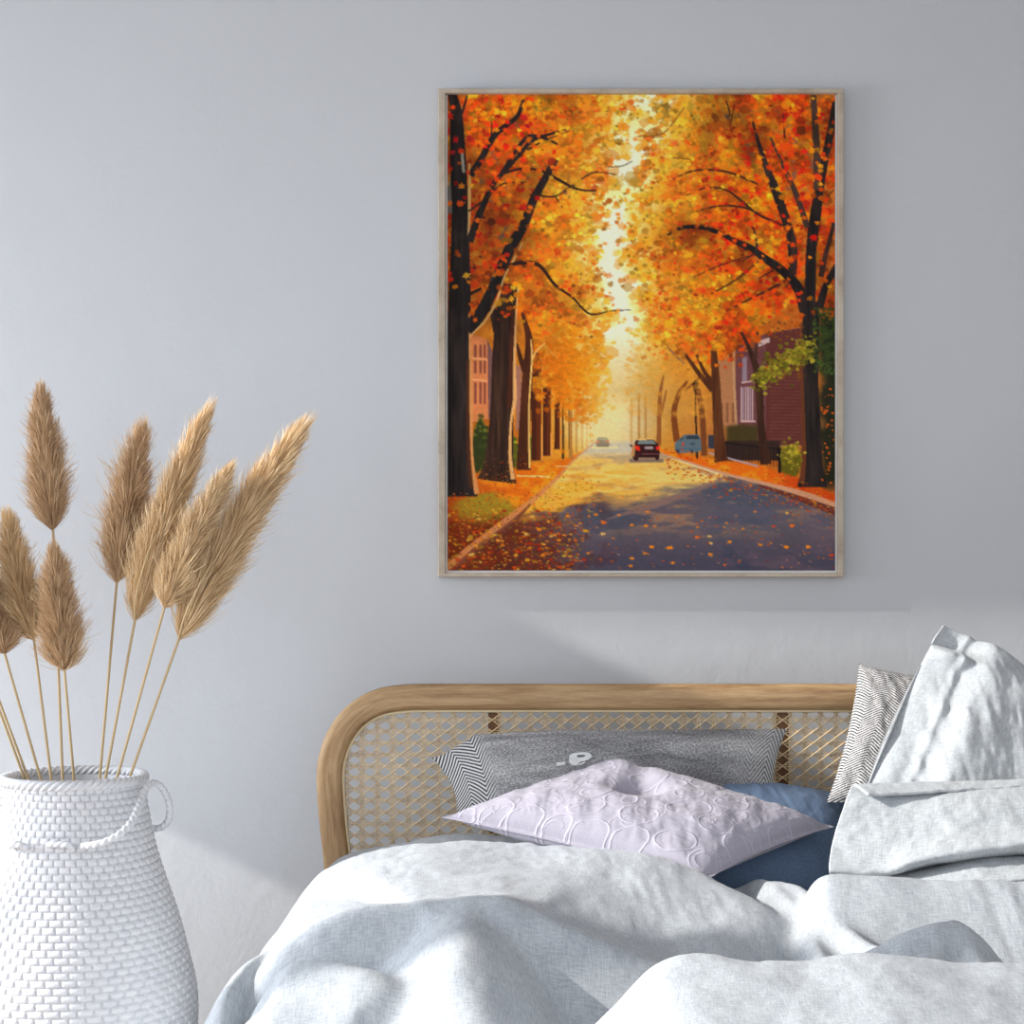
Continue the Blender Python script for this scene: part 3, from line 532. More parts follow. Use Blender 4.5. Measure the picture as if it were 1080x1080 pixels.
# ---------------------------------------------------------------- the bed: oak headboard with woven cane, mattress, base
CX = 673.0
def bed():
    DF = .26; c0 = U(CX, 722, DF); root = tag(empty('bed', (c0.x, -.24, 0)), 'oak bed with rounded woven cane headboard against the grey wall', 'bed'); L = root.location
    half = [(346, 1210), (344, 1000), (341, 920), (336, 870), (333.5, 838), (333, 815), (336, 795), (344.5, 772), (360, 750), (380, 734.5), (402, 726), (428, 722.6), (460, 722), (520, 722)]
    half = resample(catmull(half, 12), 150)
    full = np.vstack([half, np.stack([2*CX-half[::-1, 0], half[::-1, 1]], 1)])
    full = resample(full, 420)
    T = np.gradient(full, axis=0); T /= np.linalg.norm(T, axis=1)[:, None]; NRM = np.stack([-T[:, 1], T[:, 0]], 1)   # inward (pixels, y down)
    wpx = 27.3
    prof = []                                     # (offset inwards 0..1, depth in front of wall), rounded edges
    d0, d1 = .218, .260
    for a in np.linspace(0, math.pi/2, 5): prof.append((.16*(1-math.sin(a)) if False else .20*(1-math.sin(a)), d1-.012*(1-math.cos(math.pi/2-a)) if False else d1-.014*(1-math.sin(a))))
    prof = [(.0, d0), (.0, d1-.016), (.02, d1-.010), (.07, d1-.005), (.16, d1-.0015), (.3, d1), (.72, d1), (.86, d1-.0015), (.94, d1-.005), (.98, d1-.010), (1.0, d1-.018), (1.0, d0)]
    V = []; UV = []; Ls = np.r_[0, np.cumsum(np.linalg.norm(np.diff(full, axis=0), axis=1))]*.00233
    for k, (p, nn) in enumerate(zip(full, NRM)):
        for t, d in prof:
            q = p+nn*wpx*t; w = U(q[0], q[1], DF); V.append((w.x-L.x, -d-L.y, w.z)); UV.append((Ls[k], t*.065))
    n = len(prof); F = []
    for k in range(len(full)-1):
        for j in range(n): F.append((k*n+j, k*n+(j+1) % n, (k+1)*n+(j+1) % n, (k+1)*n+j))
    zmin = min(v[2] for v in V); V = [(x, y, z if z > zmin+.0 else z) for x, y, z in V]
    V = [(x, y, max(z, 0.0)) for x, y, z in V]
    o = make('headboard_frame', V, F, MAT_OAK, root, UV)
    inner = full+NRM*wpx
    sel = inner[:, 1] < 1010
    poly_px = inner[sel]
    P3 = np.array([tuple(U(x, y, DF)) for x, y in poly_px]); poly = P3[:, [0, 2]]
    # binding bead round the inside edge
    bead = P3.copy(); bead2 = np.array([tuple(U(*(p+nn*1.2), DF)) for p, nn in zip(poly_px, NRM[sel])]); bead2[:, 1] = -.247
    V, F, _ = tube(bead2-np.array([L.x, L.y, 0]), .0034, 8); make('cane_binding', V, F, MAT_BIND, root)
    # cane: pairs of uprights, pairs of cross strands, two diagonals through every crossing
    mid = poly.mean(0); out = np.array([tuple(U(*(p-nn*3.0), DF)) for p, nn in zip(poly_px, NRM[sel])])[:, [0, 2]]
    def clip(p, d):
        ts = []
        n = len(out)
        A = out; B = np.roll(out, -1, 0); e = B-A
        den = d[0]*e[:, 1]-d[1]*e[:, 0]; den = np.where(abs(den) < 1e-12, 1e-12, den)
        t = ((A[:, 0]-p[0])*e[:, 1]-(A[:, 1]-p[1])*e[:, 0])/den; s = ((A[:, 0]-p[0])*d[1]-(A[:, 1]-p[1])*d[0])/den
        ok = (s >= 0) & (s < 1); t = np.sort(t[ok])
        return (t[0], t[-1]) if len(t) >= 2 else None
    V, F = [], []
    def strand(p, d, w, dep, wav=0, per=1, ph=0):
        d = np.array(d, float); d /= np.linalg.norm(d); c = clip(p, d)
        if c is None or c[1]-c[0] < .006: return
        nn = np.array([-d[1], d[0]])*w/2; b = len(V)
        ts = np.linspace(c[0], c[1], max(2, int((c[1]-c[0])/(per*.25))+1)) if wav else np.array(c)
        for t in ts:
            q = np.array(p)+d*t; yy = -dep-wav*math.cos(6.2832*t/per+ph)
            for s, e in ((-1, .0012), (-.5, 0), (.5, 0), (1, .0012)): V.append((q[0]+nn[0]*s-L.x, yy+e-L.y, q[1]+nn[1]*s))
            V.append((q[0]+nn[0]-L.x, yy+.0028-L.y, q[1]+nn[1])); V.append((q[0]-nn[0]-L.x, yy+.0028-L.y, q[1]-nn[1]))
        for k in range(len(ts)-1):
            for j in range(6): F.append((b+k*6+j, b+k*6+(j+1) % 6, b+k*6+6+(j+1) % 6, b+k*6+6+j))
    px, pz = 16.2*.00223, 12.2*.00223
    x0, x1, z0, z1 = out[:, 0].min(), out[:, 0].max(), out[:, 1].min(), out[:, 1].max()
    nx = int((x1-x0)/px)+2; nz = int((z1-z0)/pz)+2; xs = [c0.x+px*(k-nx//2) for k in range(nx+1)]; zs = [z1-.004-pz*k for k in range(nz+1)]
    for x in xs:
        for s in (-1, 1): strand((x+s*.0023, zs[0]), (0, 1), .0025, .2350)
    for k, z in enumerate(zs):
        for s in (-1, 1): strand((xs[0], z+s*.0021), (1, 0), .0024, .2362, .0008, px*2, k*math.pi)
    for sg in (-1, 1):
        for k in range(-nz, nx+nz):
            strand((xs[0]+px*(k+.5), zs[0] if sg < 0 else zs[-1]), (px, -pz) if sg < 0 else (px, pz), .0030, .2378 if sg < 0 else .2392)
    make('cane_panel', V, F, MAT_CANE, root, smooth=False)
    for x in (521, 825):
        a, b = U(x-6, 735, .22), U(x+6, 1010, .22)
        Vb, Fb = boxes([(a.x-L.x, b.x-L.x, -.230-L.y, -.202-L.y, .30, a.z)]); make('support_post', Vb, Fb, MAT_POST, root, smooth=False)
    def soft_box(name, x0, x1, y0, y1, z0, z1, mat, bev):
        Vb, Fb = boxes([(x0-L.x, x1-L.x, y0-L.y, y1-L.y, z0, z1)]); o = make(name, Vb, Fb, mat, root, smooth=True)
        md = o.modifiers.new('soft', 'BEVEL'); md.width = bev; md.segments = 4; return o
    soft_box('bed_base', -.43, 1.05, -2.10, -.27, .14, .30, MAT_OAK, .01)
    soft_box('mattress', -.42, 1.04, -2.09, -.27, .30, .52, MAT_WHITE, .05)
    for x in (-.36, .98):
        soft_box('leg', x-.03, x+.03, -2.05, -1.99, 0, .14, MAT_OAK, .006)
bed()
# ---------------------------------------------------------------- the duvet: folds laid out as crests over the mattress
def crest(pts, n=160): return resample(catmull([tuple(U(*p)) for p in pts], 12), n)
def duvet():
    nx, nd = 400, 430
    X = np.linspace(-.72, 1.32, nx); Dd = np.linspace(.275, 2.22, nd)
    GX, GD = np.meshgrid(X, Dd, indexing='ij')
    wx = GX+.012*gnoise(GX*9, GD*9, 5); wdp = GD+.014*gnoise(GX*8+5, GD*8, 6)
    def ridge(pts, kf, kb, r, ke=2.5, rb=None):
        C = crest(pts); cx, cd, cz = C[:, 0], -C[:, 1], C[:, 2]
        best = np.full(GX.shape, 1e9); zi = np.zeros(GX.shape); sd = np.zeros(GX.shape); en = np.zeros(GX.shape)
        for i in range(len(C)-1):
            ex, ed = cx[i+1]-cx[i], cd[i+1]-cd[i]; l2 = ex*ex+ed*ed+1e-12
            t = ((wx-cx[i])*ex+(wdp-cd[i])*ed)/l2; tc = np.clip(t, 0, 1)
            qx, qd = wx-cx[i]-tc*ex, wdp-cd[i]-tc*ed; dist = np.hypot(qx, qd); m = dist < best
            best[m] = dist[m]; zi[m] = (cz[i]+tc*(cz[i+1]-cz[i]))[m]
            sd[m] = np.sign(ex*qd-ed*qx)[m]
            e = np.zeros(GX.shape)
            if i == 0: e = np.maximum(0, -t*math.sqrt(l2))
            if i == len(C)-2: e = np.maximum(0, (t-1)*math.sqrt(l2))
            en[m] = e[m]
        lat = np.sqrt(np.maximum(best**2-en**2, 0))
        k = np.where(sd > 0, kf, kb); rr = np.where(sd > 0, r, rb or r)
        return zi-k*(np.sqrt(lat**2+rr**2)-rr)-ke*(np.sqrt(en**2+.03**2)-.03)
    # crests run left to right; kf = steepness towards the camera, kb = towards the wall
    R = []
    R.append(ridge([(318, 945, .34), (345, 915, .35), (372, 900, .37), (420, 889, .40), (480, 879, .43), (560, 884, .45), (640, 900, .45)], .12, .9, .03, 1.5)-2.0*np.maximum(0, GD-1.17))
    R.append(ridge([(285, 985, .80), (312, 945, .74), (352, 914, .70), (400, 897, .68), (470, 889, .68), (560, 892, .70), (640, 894, .74), (700, 908, .80), (760, 936, .88), (808, 962, .96), (836, 990, 1.0)], .10+.15*np.clip((GX+.02)/.22, 0, 1), .7, .05, 3.0)-2.0*np.maximum(0, GD-1.19))
    R.append(ridge([(222, 1085, 1.22), (240, 1060, 1.20), (275, 1018, 1.18), (318, 982, 1.17), (355, 962, 1.16), (400, 953.5, 1.15), (460, 952, 1.15), (522, 950.5, 1.15), (560, 961, 1.16), (620, 986, 1.18), (690, 1014, 1.20), (760, 1040, 1.2), (820, 1055, 1.2)], 1.5, .22, .022, 1.5))
    R.append(ridge([(484, 966, 1.20), (486, 988, 1.28), (492, 1020, 1.36), (500, 1058, 1.43), (506, 1100, 1.50)], 1.15, 1.15, .075, 1.5)+.004)
    R.append(ridge([(285, 1040, 1.26), (310, 1015, 1.27), (360, 1018, 1.30), (400, 1024, 1.33), (426, 1046, 1.36), (442, 1090, 1.40)], .9, 1.2, .04, 2))
    R.append(ridge([(228, 1075, 1.36), (262, 1066, 1.36), (295, 1062, 1.37), (325, 1072, 1.39), (350, 1095, 1.42)], .9, 1.3, .02, 2))
    R.append(ridge([(560, 1140, 1.48), (600, 1105, 1.48), (632, 1076, 1.48), (662, 1043, 1.48), (695, 1013, 1.48), (735, 1006, 1.48), (790, 1012, 1.5), (850, 1010, 1.5), (900, 1003, 1.5), (960, 1008, 1.5), (1030, 1015, 1.5), (1140, 1020, 1.5)], .26, 1.3, .03, 1.0))
    R.append(ridge([(857, 931, .95), (866, 923.5, .95), (885, 921, .95), (940, 923, .95), (1000, 926, .95), (1140, 930, .95)], .95, 1.0, .016, 9))
    R.append(ridge([(768, 938, .70), (790, 929, .72), (806, 925, .75), (828, 944, .86), (848, 970, .98), (866, 1000, 1.12), (880, 1025, 1.25)], 1.7, 1.6, .010, 2.5))
    R.append(ridge([(826, 929, .78), (846, 936, .84), (872, 962, .98), (905, 985, 1.10), (960, 1004, 1.22)], 1.5, 1.4, .012, 2.5))
    R.append(ridge([(880, 1020, 1.38), (920, 1000, 1.37), (955, 984, 1.36), (985, 974, 1.35), (1007, 970.5, 1.34), (1018, 982, 1.36), (1032, 1012, 1.40)], 1.1, 1.0, .016, 4))
    fl = np.clip((GD-1.1)/.2, 0, 1)*np.clip((.32-GX)/.2, 0, 1); base = .555-.09*fl*fl*(3-2*fl)+.03*gnoise(GX*3, GD*3, 9)
    R.append(base)
    S = np.stack(R); k = .009; mx = S.max(0); Z = mx+k*np.log(np.exp((S-mx)/k).sum(0))
    for _ in range(3):
        Q = np.pad(Z, 2, mode='edge'); Z = (Q[:-4, 2:-2]+Q[4:, 2:-2]+4*Q[1:-3, 2:-2]+4*Q[3:-1, 2:-2]+6*Q[2:-2, 2:-2])/16
        Q = np.pad(Z, 2, mode='edge'); Z = (Q[2:-2, :-4]+Q[2:-2, 4:]+4*Q[2:-2, 1:-3]+4*Q[2:-2, 3:-1]+6*Q[2:-2, 2:-2])/16
    # wrinkles
    Z += .017*gnoise(GX*6+2, GD*6, 21)+.0022*gnoise(GX*30+12*GD, GD*12, 22, 3)+.0065*gnoise(GX*34-6*GD, GD*9+4*GX, 23, 3)*np.clip(2.2*gnoise(GX*3+9, GD*3, 24, 2)+.5, 0, 1.4)
    # overhang on both sides and at the foot
    q = np.maximum(0, -.40-GX+.02*gnoise(GD*3, GX*0+1, 30)); Z -= 5.5*q*q+.25*q
    q = np.maximum(0, GX-1.06); Z -= 7*q*q
    q = np.maximum(0, GD-2.0); Z -= 8*q*q
    Lf = ridge([(300, 985, 1.02), (286, 1002, 1.06), (268, 1012, 1.12), (250, 1030, 1.18), (238, 1052, 1.23), (236, 1090, 1.28)], 2.2, 3.0, .025, 4); mx = np.maximum(Z, Lf); Z = mx+.008*np.log(np.exp((Z-mx)/.008)+np.exp((Lf-mx)/.008))
    Z = np.maximum(Z, .06+.02*gnoise(GX*8, GD*8, 33))
    V = np.stack([GX, -GD, Z], -1).reshape(-1, 3)
    F = grid_faces(nx, nd)[:, ::-1]
    o = make('duvet', V, F, MAT_DUVET, None, np.stack([GX, GD], -1).reshape(-1, 2))
    tag(o, 'rumpled pale blue-grey linen duvet spread in big folds over the bed', 'duvet')
duvet()
# ---------------------------------------------------------------- pillows
def pillow(name, c, T, mat, label, cat='pillow', n=90, power=.42, pinch=.05, warp=None, back=.8, seed=1, wr=.006, attr=None, rnd=.0, flange=0):
    """c: corners P00, P10, P11, P01 as (px, py, d); u runs P00->P10, v runs P00->P01."""
    P = [np.array(U(*k)) for k in c]; u = np.linspace(0, 1, n); Uu, Vv = np.meshgrid(u, u, indexing='ij')
    a, b = Uu*2-1, Vv*2-1
    a0, b0 = a, b; a, b = a*np.sqrt(1-rnd*b*b), b*np.sqrt(1-rnd*a*a)
    uu = .5+.5*a*(1-pinch*(1-b*b)*np.abs(a)**2); vv = .5+.5*b*(1-pinch*(1-a*a)*np.abs(b)**2)
    uu, vv = uu[..., None], vv[..., None]
    S = P[0]*(1-uu)*(1-vv)+P[1]*uu*(1-vv)+P[2]*uu*vv+P[3]*(1-uu)*vv
    nrm = np.cross(P[1]-P[0]+P[2]-P[3], P[3]-P[0]+P[2]-P[1]); nrm /= np.linalg.norm(nrm)
    fa, fb = np.minimum(np.abs(a)/(1-flange), 1), np.minimum(np.abs(b)/(1-flange), 1); infl = np.maximum((1-fa**2.4)*(1-fb**2.4), 0)**power+.02*(flange > 0)*(np.maximum(np.abs(a), np.abs(b)) < .999)
    a, b = a0, b0
    sx = np.linalg.norm(P[1]-P[0]); sy = np.linalg.norm(P[3]-P[0])
    edge = np.minimum(1, 6*(1-np.maximum(np.abs(a), np.abs(b))))
    w = wr*edge*(gnoise(Uu*5+seed, Vv*5, seed, 4)*2+gnoise(Uu*18+Vv*9, Vv*6+seed, seed+1, 3))
    f = T*infl+w
    if warp: f, S = warp(a, b, f, S)
    A = S+nrm*f[..., None]; B = S-nrm*(T*back*infl)[..., None]
    V = np.concatenate([A.reshape(-1, 3), B.reshape(-1, 3)])
    F1 = grid_faces(n, n); F2 = F1[:, ::-1]+n*n
    # weld the rim by faces between the two shells
    rim = [(i, 0) for i in range(n)]+[(n-1, j) for j in range(1, n)]+[(i, n-1) for i in range(n-2, -1, -1)]+[(0, j) for j in range(n-2, 0, -1)]
    R = np.array([i*n+j for i, j in rim]); R2 = np.roll(R, -1); F3 = np.stack([R, R+n*n, R2+n*n, R2], -1)
    uv = np.stack([Uu*sx, Vv*sy], -1).reshape(-1, 2); uv = np.concatenate([uv, uv])
    ctr = V.mean(0); ctr[2] = V[:, 2].min()
    o = make(name, V-ctr, np.concatenate([F1, F2, F3]), mat, None, uv, loc=ctr)
    if attr is not None:
        g = attr(Uu, Vv, sx, sy).ravel(); at = o.data.attributes.new('stitch', 'FLOAT', 'POINT'); at.data.foreach_set('value', np.concatenate([g, g]).astype(np.float32))
    tag(o, label, cat); return o, S, nrm
def herring(m, uv, freq, cols, amp):
    x = m.n('ShaderNodeSeparateXYZ'); m.link(uv, x.inputs[0]); X, Y = x.outputs[0], x.outputs[1]
    zz = m.math('ABSOLUTE', m.math('SUBTRACT', m.math('FRACT', m.math('MULTIPLY', X, cols)), .5))
    wob = m.math('MULTIPLY', m.noise(uv, 9, 2), .012)
    s = m.math('SINE', m.math('MULTIPLY', m.math('ADD', m.math('ADD', Y, wob), m.math('MULTIPLY', zz, amp)), freq))
    return s
# grey distressed cushion with herringbone ends
m = M('grey_melange_weave', .9, spec=.1); u = m.uv()
hb = herring(m, m.map(u, (1, 1, 1), (0, 0, 0)), 620, 14, .09)
g = m.noise(m.map(u, (190, 320, 1)), 1, 2, .7); gl = m.noise(m.map(u, (2.5, 14, 1), (0, 0, .15)), 1, 3, .6, .6)
field = m.ramp(m.math('MULTIPLY_ADD', g, .5, m.math('MULTIPLY', gl, .56)), [(.40, lin(98, 98, 100)), (.53, lin(150, 150, 151)), (.64, lin(208, 206, 203))])
stripes = m.ramp(m.math('MULTIPLY_ADD', hb, .42, .5), [(.35, lin(62, 62, 66)), (.62, lin(206, 205, 203))])
sep = m.n('ShaderNodeSeparateXYZ'); m.link(u, sep.inputs[0])
edgeL = m.n('ShaderNodeMapRange', i0=sep.outputs[0], i1=.075, i2=.10, i3=1., i4=0.).outputs[0]
edgeR = m.n('ShaderNodeMapRange', i0=sep.outputs[0], i1=.60, i2=.74, i3=0., i4=1.).outputs[0]
m.color(m.mixc(m.math('MAXIMUM', edgeL, edgeR), field, stripes)); m.bump(g, .3, .001); MAT_GREY = m.m
def grey_warp(a, b, f, S):
    S = S.copy(); t = np.clip((a+1)/.28, 0, 1); lift = t*t*(3-2*t)
    S[..., 2] += .046*lift*np.clip((b+1)/2, 0, 1)*(1-.55*np.clip((a+.3)/1.3, 0, 1))
    f = f*(.5+.5*lift); return f, S
gp, gS, gN = pillow('lumbar_cushion', [(482, 862, .48), (818, 880, .50), (830, 778, .32), (455, 799, .34)], .045, MAT_GREY, 'long charcoal grey cushion with herringbone ends leaning on the cane headboard', 'cushion', warp=grey_warp, seed=4, power=.5)
# white printed marks on it, half hidden by the lilac pillow
def marks():
    from mathutils.bvhtree import BVHTree
    me = gp.data; tree = BVHTree.FromPolygons([v.co+gp.location for v in me.vertices], [tuple(p.vertices) for p in me.polygons])
    V, F = [], []; eye = Vector((0, -4, ZC))
    def put(x, y):
        d = (U(x, y, .3)-eye).normalized(); hit = tree.ray_cast(eye, d)[0]
        V.append(tuple((hit if hit else U(x, y, .22))-d*.0035-gp.location)); return len(V)-1
    def fill(a, b):                       # a strip between two outlines
        ia = [put(*p) for p in a]; ib = [put(*p) for p in b]
        for k in range(len(a)-1): F.append((ia[k], ia[k+1], ib[k+1], ib[k]))
    L_ = lambda p, q, n=6: [(p[0]+(q[0]-p[0])*t/n, p[1]+(q[1]-p[1])*t/n) for t in range(n+1)]
    fill(L_((586.8, 804.4), (595.8, 803.2)), L_((587, 807.6), (596.2, 806.4)))
    sm = lambda pts: [tuple(p) for p in catmull([(x, y, 0) for x, y in pts], 5)[:, :2]]
    fill(sm([(600.5, 797), (604, 794.6), (611, 793.6), (618, 793.4), (622.5, 794.8), (624.4, 797.6)]), sm([(601.5, 798.4), (605, 797.2), (609, 796.4), (614, 796), (617, 796.4), (617.4, 797.6)]))
    fill(sm([(624.4, 797.6), (622, 800.4), (617, 802.4), (612, 803.6), (609.4, 806.4)]), sm([(617.4, 797.6), (614, 798.8), (608, 799.2), (602, 800.6), (600, 803.4)]))
    fill(L_((600.4, 796.6), (600, 803.6)), L_((608.6, 796), (609, 803.4)))
    fill(L_((600, 803.4), (609.4, 806.4)), L_((603, 806.8), (608, 807.4)))
    fill(L_((610.4, 805.6), (617.4, 803)), L_((610.4, 807.4), (616, 805.4)))
    make('printed_mark', V, F, M('white_print', .8, lin(226, 228, 228)).m, gp, smooth=False)
marks()
# lilac quilted pillow: embroidered scrolls and rings drawn as stitches on its own surface
def stitch_field(Uu, Vv, sx, sy):
    r = np.random.default_rng(5); out = np.zeros(Uu.shape); x = Uu*sx; y = Vv*sy; circ = []
    tries = 0
    while len(circ) < 46 and tries < 6000:
        tries += 1; c = (r.uniform(0, sx), r.uniform(0, sy)); q = r.uniform(.028, .045)
        if all(math.hypot(c[0]-k[0], c[1]-k[1]) > (q+k[2])*1.02 for k in circ): circ.append((c[0], c[1], q))
    lw = .0018
    for cx, cy, q in circ:
        dx, dy = x-cx, y-cy; rr = np.hypot(dx, dy*1.05); th = np.arctan2(dy, dx)
        out = np.maximum(out, np.exp(-((rr-q*(1+.05*np.cos(2*th+cx*40)))/lw)**2))
        # a curling tail leaving the ring
        t0 = r.uniform(0, 6.28); px, py = cx+q*math.cos(t0), cy+q*math.sin(t0); ang = t0+1.2; sgn = r.choice([-1, 1]); cur = 0
        for k in range(34):
            cur += .85*sgn/34; ang += .10*sgn+cur*.22; px += .0052*math.cos(ang); py += .0052*math.sin(ang)
            m_ = (np.abs(x-px) < .008) & (np.abs(y-py) < .008)
            if m_.any(): out[m_] = np.maximum(out[m_], np.exp(-(((x[m_]-px)**2+(y[m_]-py)**2)/lw**2)))
    return out
m = M('lilac_quilted_cotton', .85, spec=.2, sheen=.2); u = m.uv(); at = m.n('ShaderNodeAttribute', attribute_name='stitch').outputs['Fac']
base = m.ramp(m.noise(m.map(u, (300, 300, 1)), 1, 3, .7), [(.3, lin(162, 158, 170)), (.7, lin(180, 175, 186))])
m.color(m.mixc(at, base, lin(196, 190, 204))); n0 = m.bump(at, .6, .003); m.bump(m.noise(u, 55, 3), .3, .003, n0); MAT_LILAC = m.m
def lilac_warp(a, b, f, S):
    dent = np.exp(-(((a+.12)/.16)**2+((b-.12)/.20)**2)); f = f-.042*dent
    # crease running from the dent to the far corner
    tt = b-.12; ln = np.exp(-((a+.12+.62*tt)/.10)**2)*np.clip(tt*6, 0, 1)*np.clip((1.0-b)*3, 0, 1); f = f-.012*ln
    bul = np.exp(-(((a+.6)/.25)**2+((b-.65)/.22)**2)); f = f+.012*bul
    return f, S
pillow('quilted_pillow', [(465, 862, .60), (745, 929, .82), (880, 872, .62), (640, 806, .43)], .075, MAT_LILAC, 'lilac quilted pillow with raised scroll embroidery lying in front of the grey cushion', 'pillow', n=260, warp=lilac_warp, pinch=.07, seed=8, wr=.008, attr=stitch_field, flange=.045)
# denim blue pillow
m = M('denim_blue_weave', .9, spec=.1, sheen=.1); u = m.uv(); w = m.n('ShaderNodeTexWave', Scale=170., Distortion=1.0); m.link(m.map(u, (1, 1, 1), (0, 0, .8)), w.inputs['Vector'])
k_ = m.math('MULTIPLY_ADD', w.outputs[1], .5, m.math('MULTIPLY', m.noise(u, 160, 3), .5)); m.color(m.ramp(k_, [(.25, lin(78, 98, 126)), (.75, lin(122, 142, 168))])); m.bump(k_, .35, .001); MAT_DENIM = m.m
pillow('denim_pillow', [(690, 948, .64), (885, 950, .66), (899, 842, .39), (730, 824, .37)], .075, MAT_DENIM, 'blue denim-weave pillow behind the lilac quilted one', 'pillow', seed=12, pinch=.03)
# herringbone pillow at the right end of the headboard
m = M('black_white_herringbone', .9, spec=.1); u = m.uv(); s = herring(m, m.map(u, (1, 1, 1), (0, 0, .12)), 900, 12, .05)
k_ = m.math('MULTIPLY_ADD', s, .30, m.math('MULTIPLY_ADD', m.noise(m.map(u, (300, 90, 1)), 1, 3, .7), 1.15, -.06)); m.color(m.ramp(k_, [(.38, lin(58, 58, 62)), (.56, lin(214, 212, 210))])); m.bump(k_, .3, .001); MAT_HERR = m.m
pillow('herringbone_pillow', [(872, 846, .54), (1010, 870, .54), (1020, 716, .32), (906, 700, .34)], .05, MAT_HERR, 'black and white herringbone pillow standing at the right end of the headboard', 'pillow', seed=17, pinch=.08, power=.5)
# tall white pillow standing on one corner
def tall_warp(a, b, f, S):
    f = f+.02*np.tanh((a+.62)*14)-.02; tw = np.exp(-(((a+.85)/.25)**2+((b-.8)/.16)**2)); f = f+.03*np.sin((b-.6)*16)*tw
    f = f+.007*np.exp(-((a+.74)/.035)**2)
    f = f+.010*gnoise(a*8+3*b, b*3, 71, 3)*np.clip((1-np.abs(a))*4, 0, 1)
    return f, S
pillow('white_pillow', [(880, 905, .68), (1175, 985, .64), (1200, 786, .45), (994, 640, .48)], .075, MAT_WHITE, 'tall white linen pillow propped upright with one corner pointing up', 'pillow', warp=tall_warp, seed=23, pinch=.02, n=140, wr=.010, rnd=.16)
# folded linen throw in front of it
def throw():
    rows = [[(915, 838, .76), (975, 836, .74), (1040, 832, .72), (1150, 826, .70)],
            [(900, 829, .70), (960, 827, .69), (1030, 825, .68), (1150, 820, .66)],
            [(890, 850, .74), (965, 850, .75), (1030, 845, .76), (1150, 838, .74)],
            [(879, 885, .78), (955, 885, .80), (1020, 876, .81), (1150, 864, .80)],
            [(874, 917, .82), (932, 920, .84), (990, 904, .86), (1150, 882, .86)],
            [(882, 922, .76), (938, 922, .78), (1000, 911, .76), (1150, 896, .76)],
            [(890, 926, .80), (960, 925, .82), (1035, 908, .82), (1150, 905, .83)],
            [(885, 940, .86), (962, 940, .88), (1040, 930, .90), (1150, 928, .90)]]
    G = np.array([[tuple(U(*p)) for p in r] for r in rows])
    A = np.stack([resample(catmull(r, 16), 130) for r in G]); B = np.stack([catmull(A[:, k], 16) for k in range(A.shape[1])], 0)
    nu, nv = B.shape[:2]; u, v = np.meshgrid(np.linspace(0, .5, nu), np.linspace(0, .4, nv), indexing='ij')
    B[..., 1] -= .008*gnoise(u*16+v*20, v*24, 81, 3)+.006*gnoise(u*40-30*v, v*14, 82, 3); B[..., 2] += .005*gnoise(u*30, v*30, 83, 3)
    ctr = B.reshape(-1, 3).mean(0); ctr[2] = B[..., 2].min()
    o = make('folded_throw', B.reshape(-1, 3)-ctr, grid_faces(nu, nv), MAT_WHITE, None, np.stack([u, v], -1).reshape(-1, 2), loc=ctr)
    md = o.modifiers.new('cloth_thickness', 'SOLIDIFY'); md.thickness = .006; md.offset = 0
    tag(o, 'off-white linen throw folded over in front of the tall white pillow', 'throw')
throw()
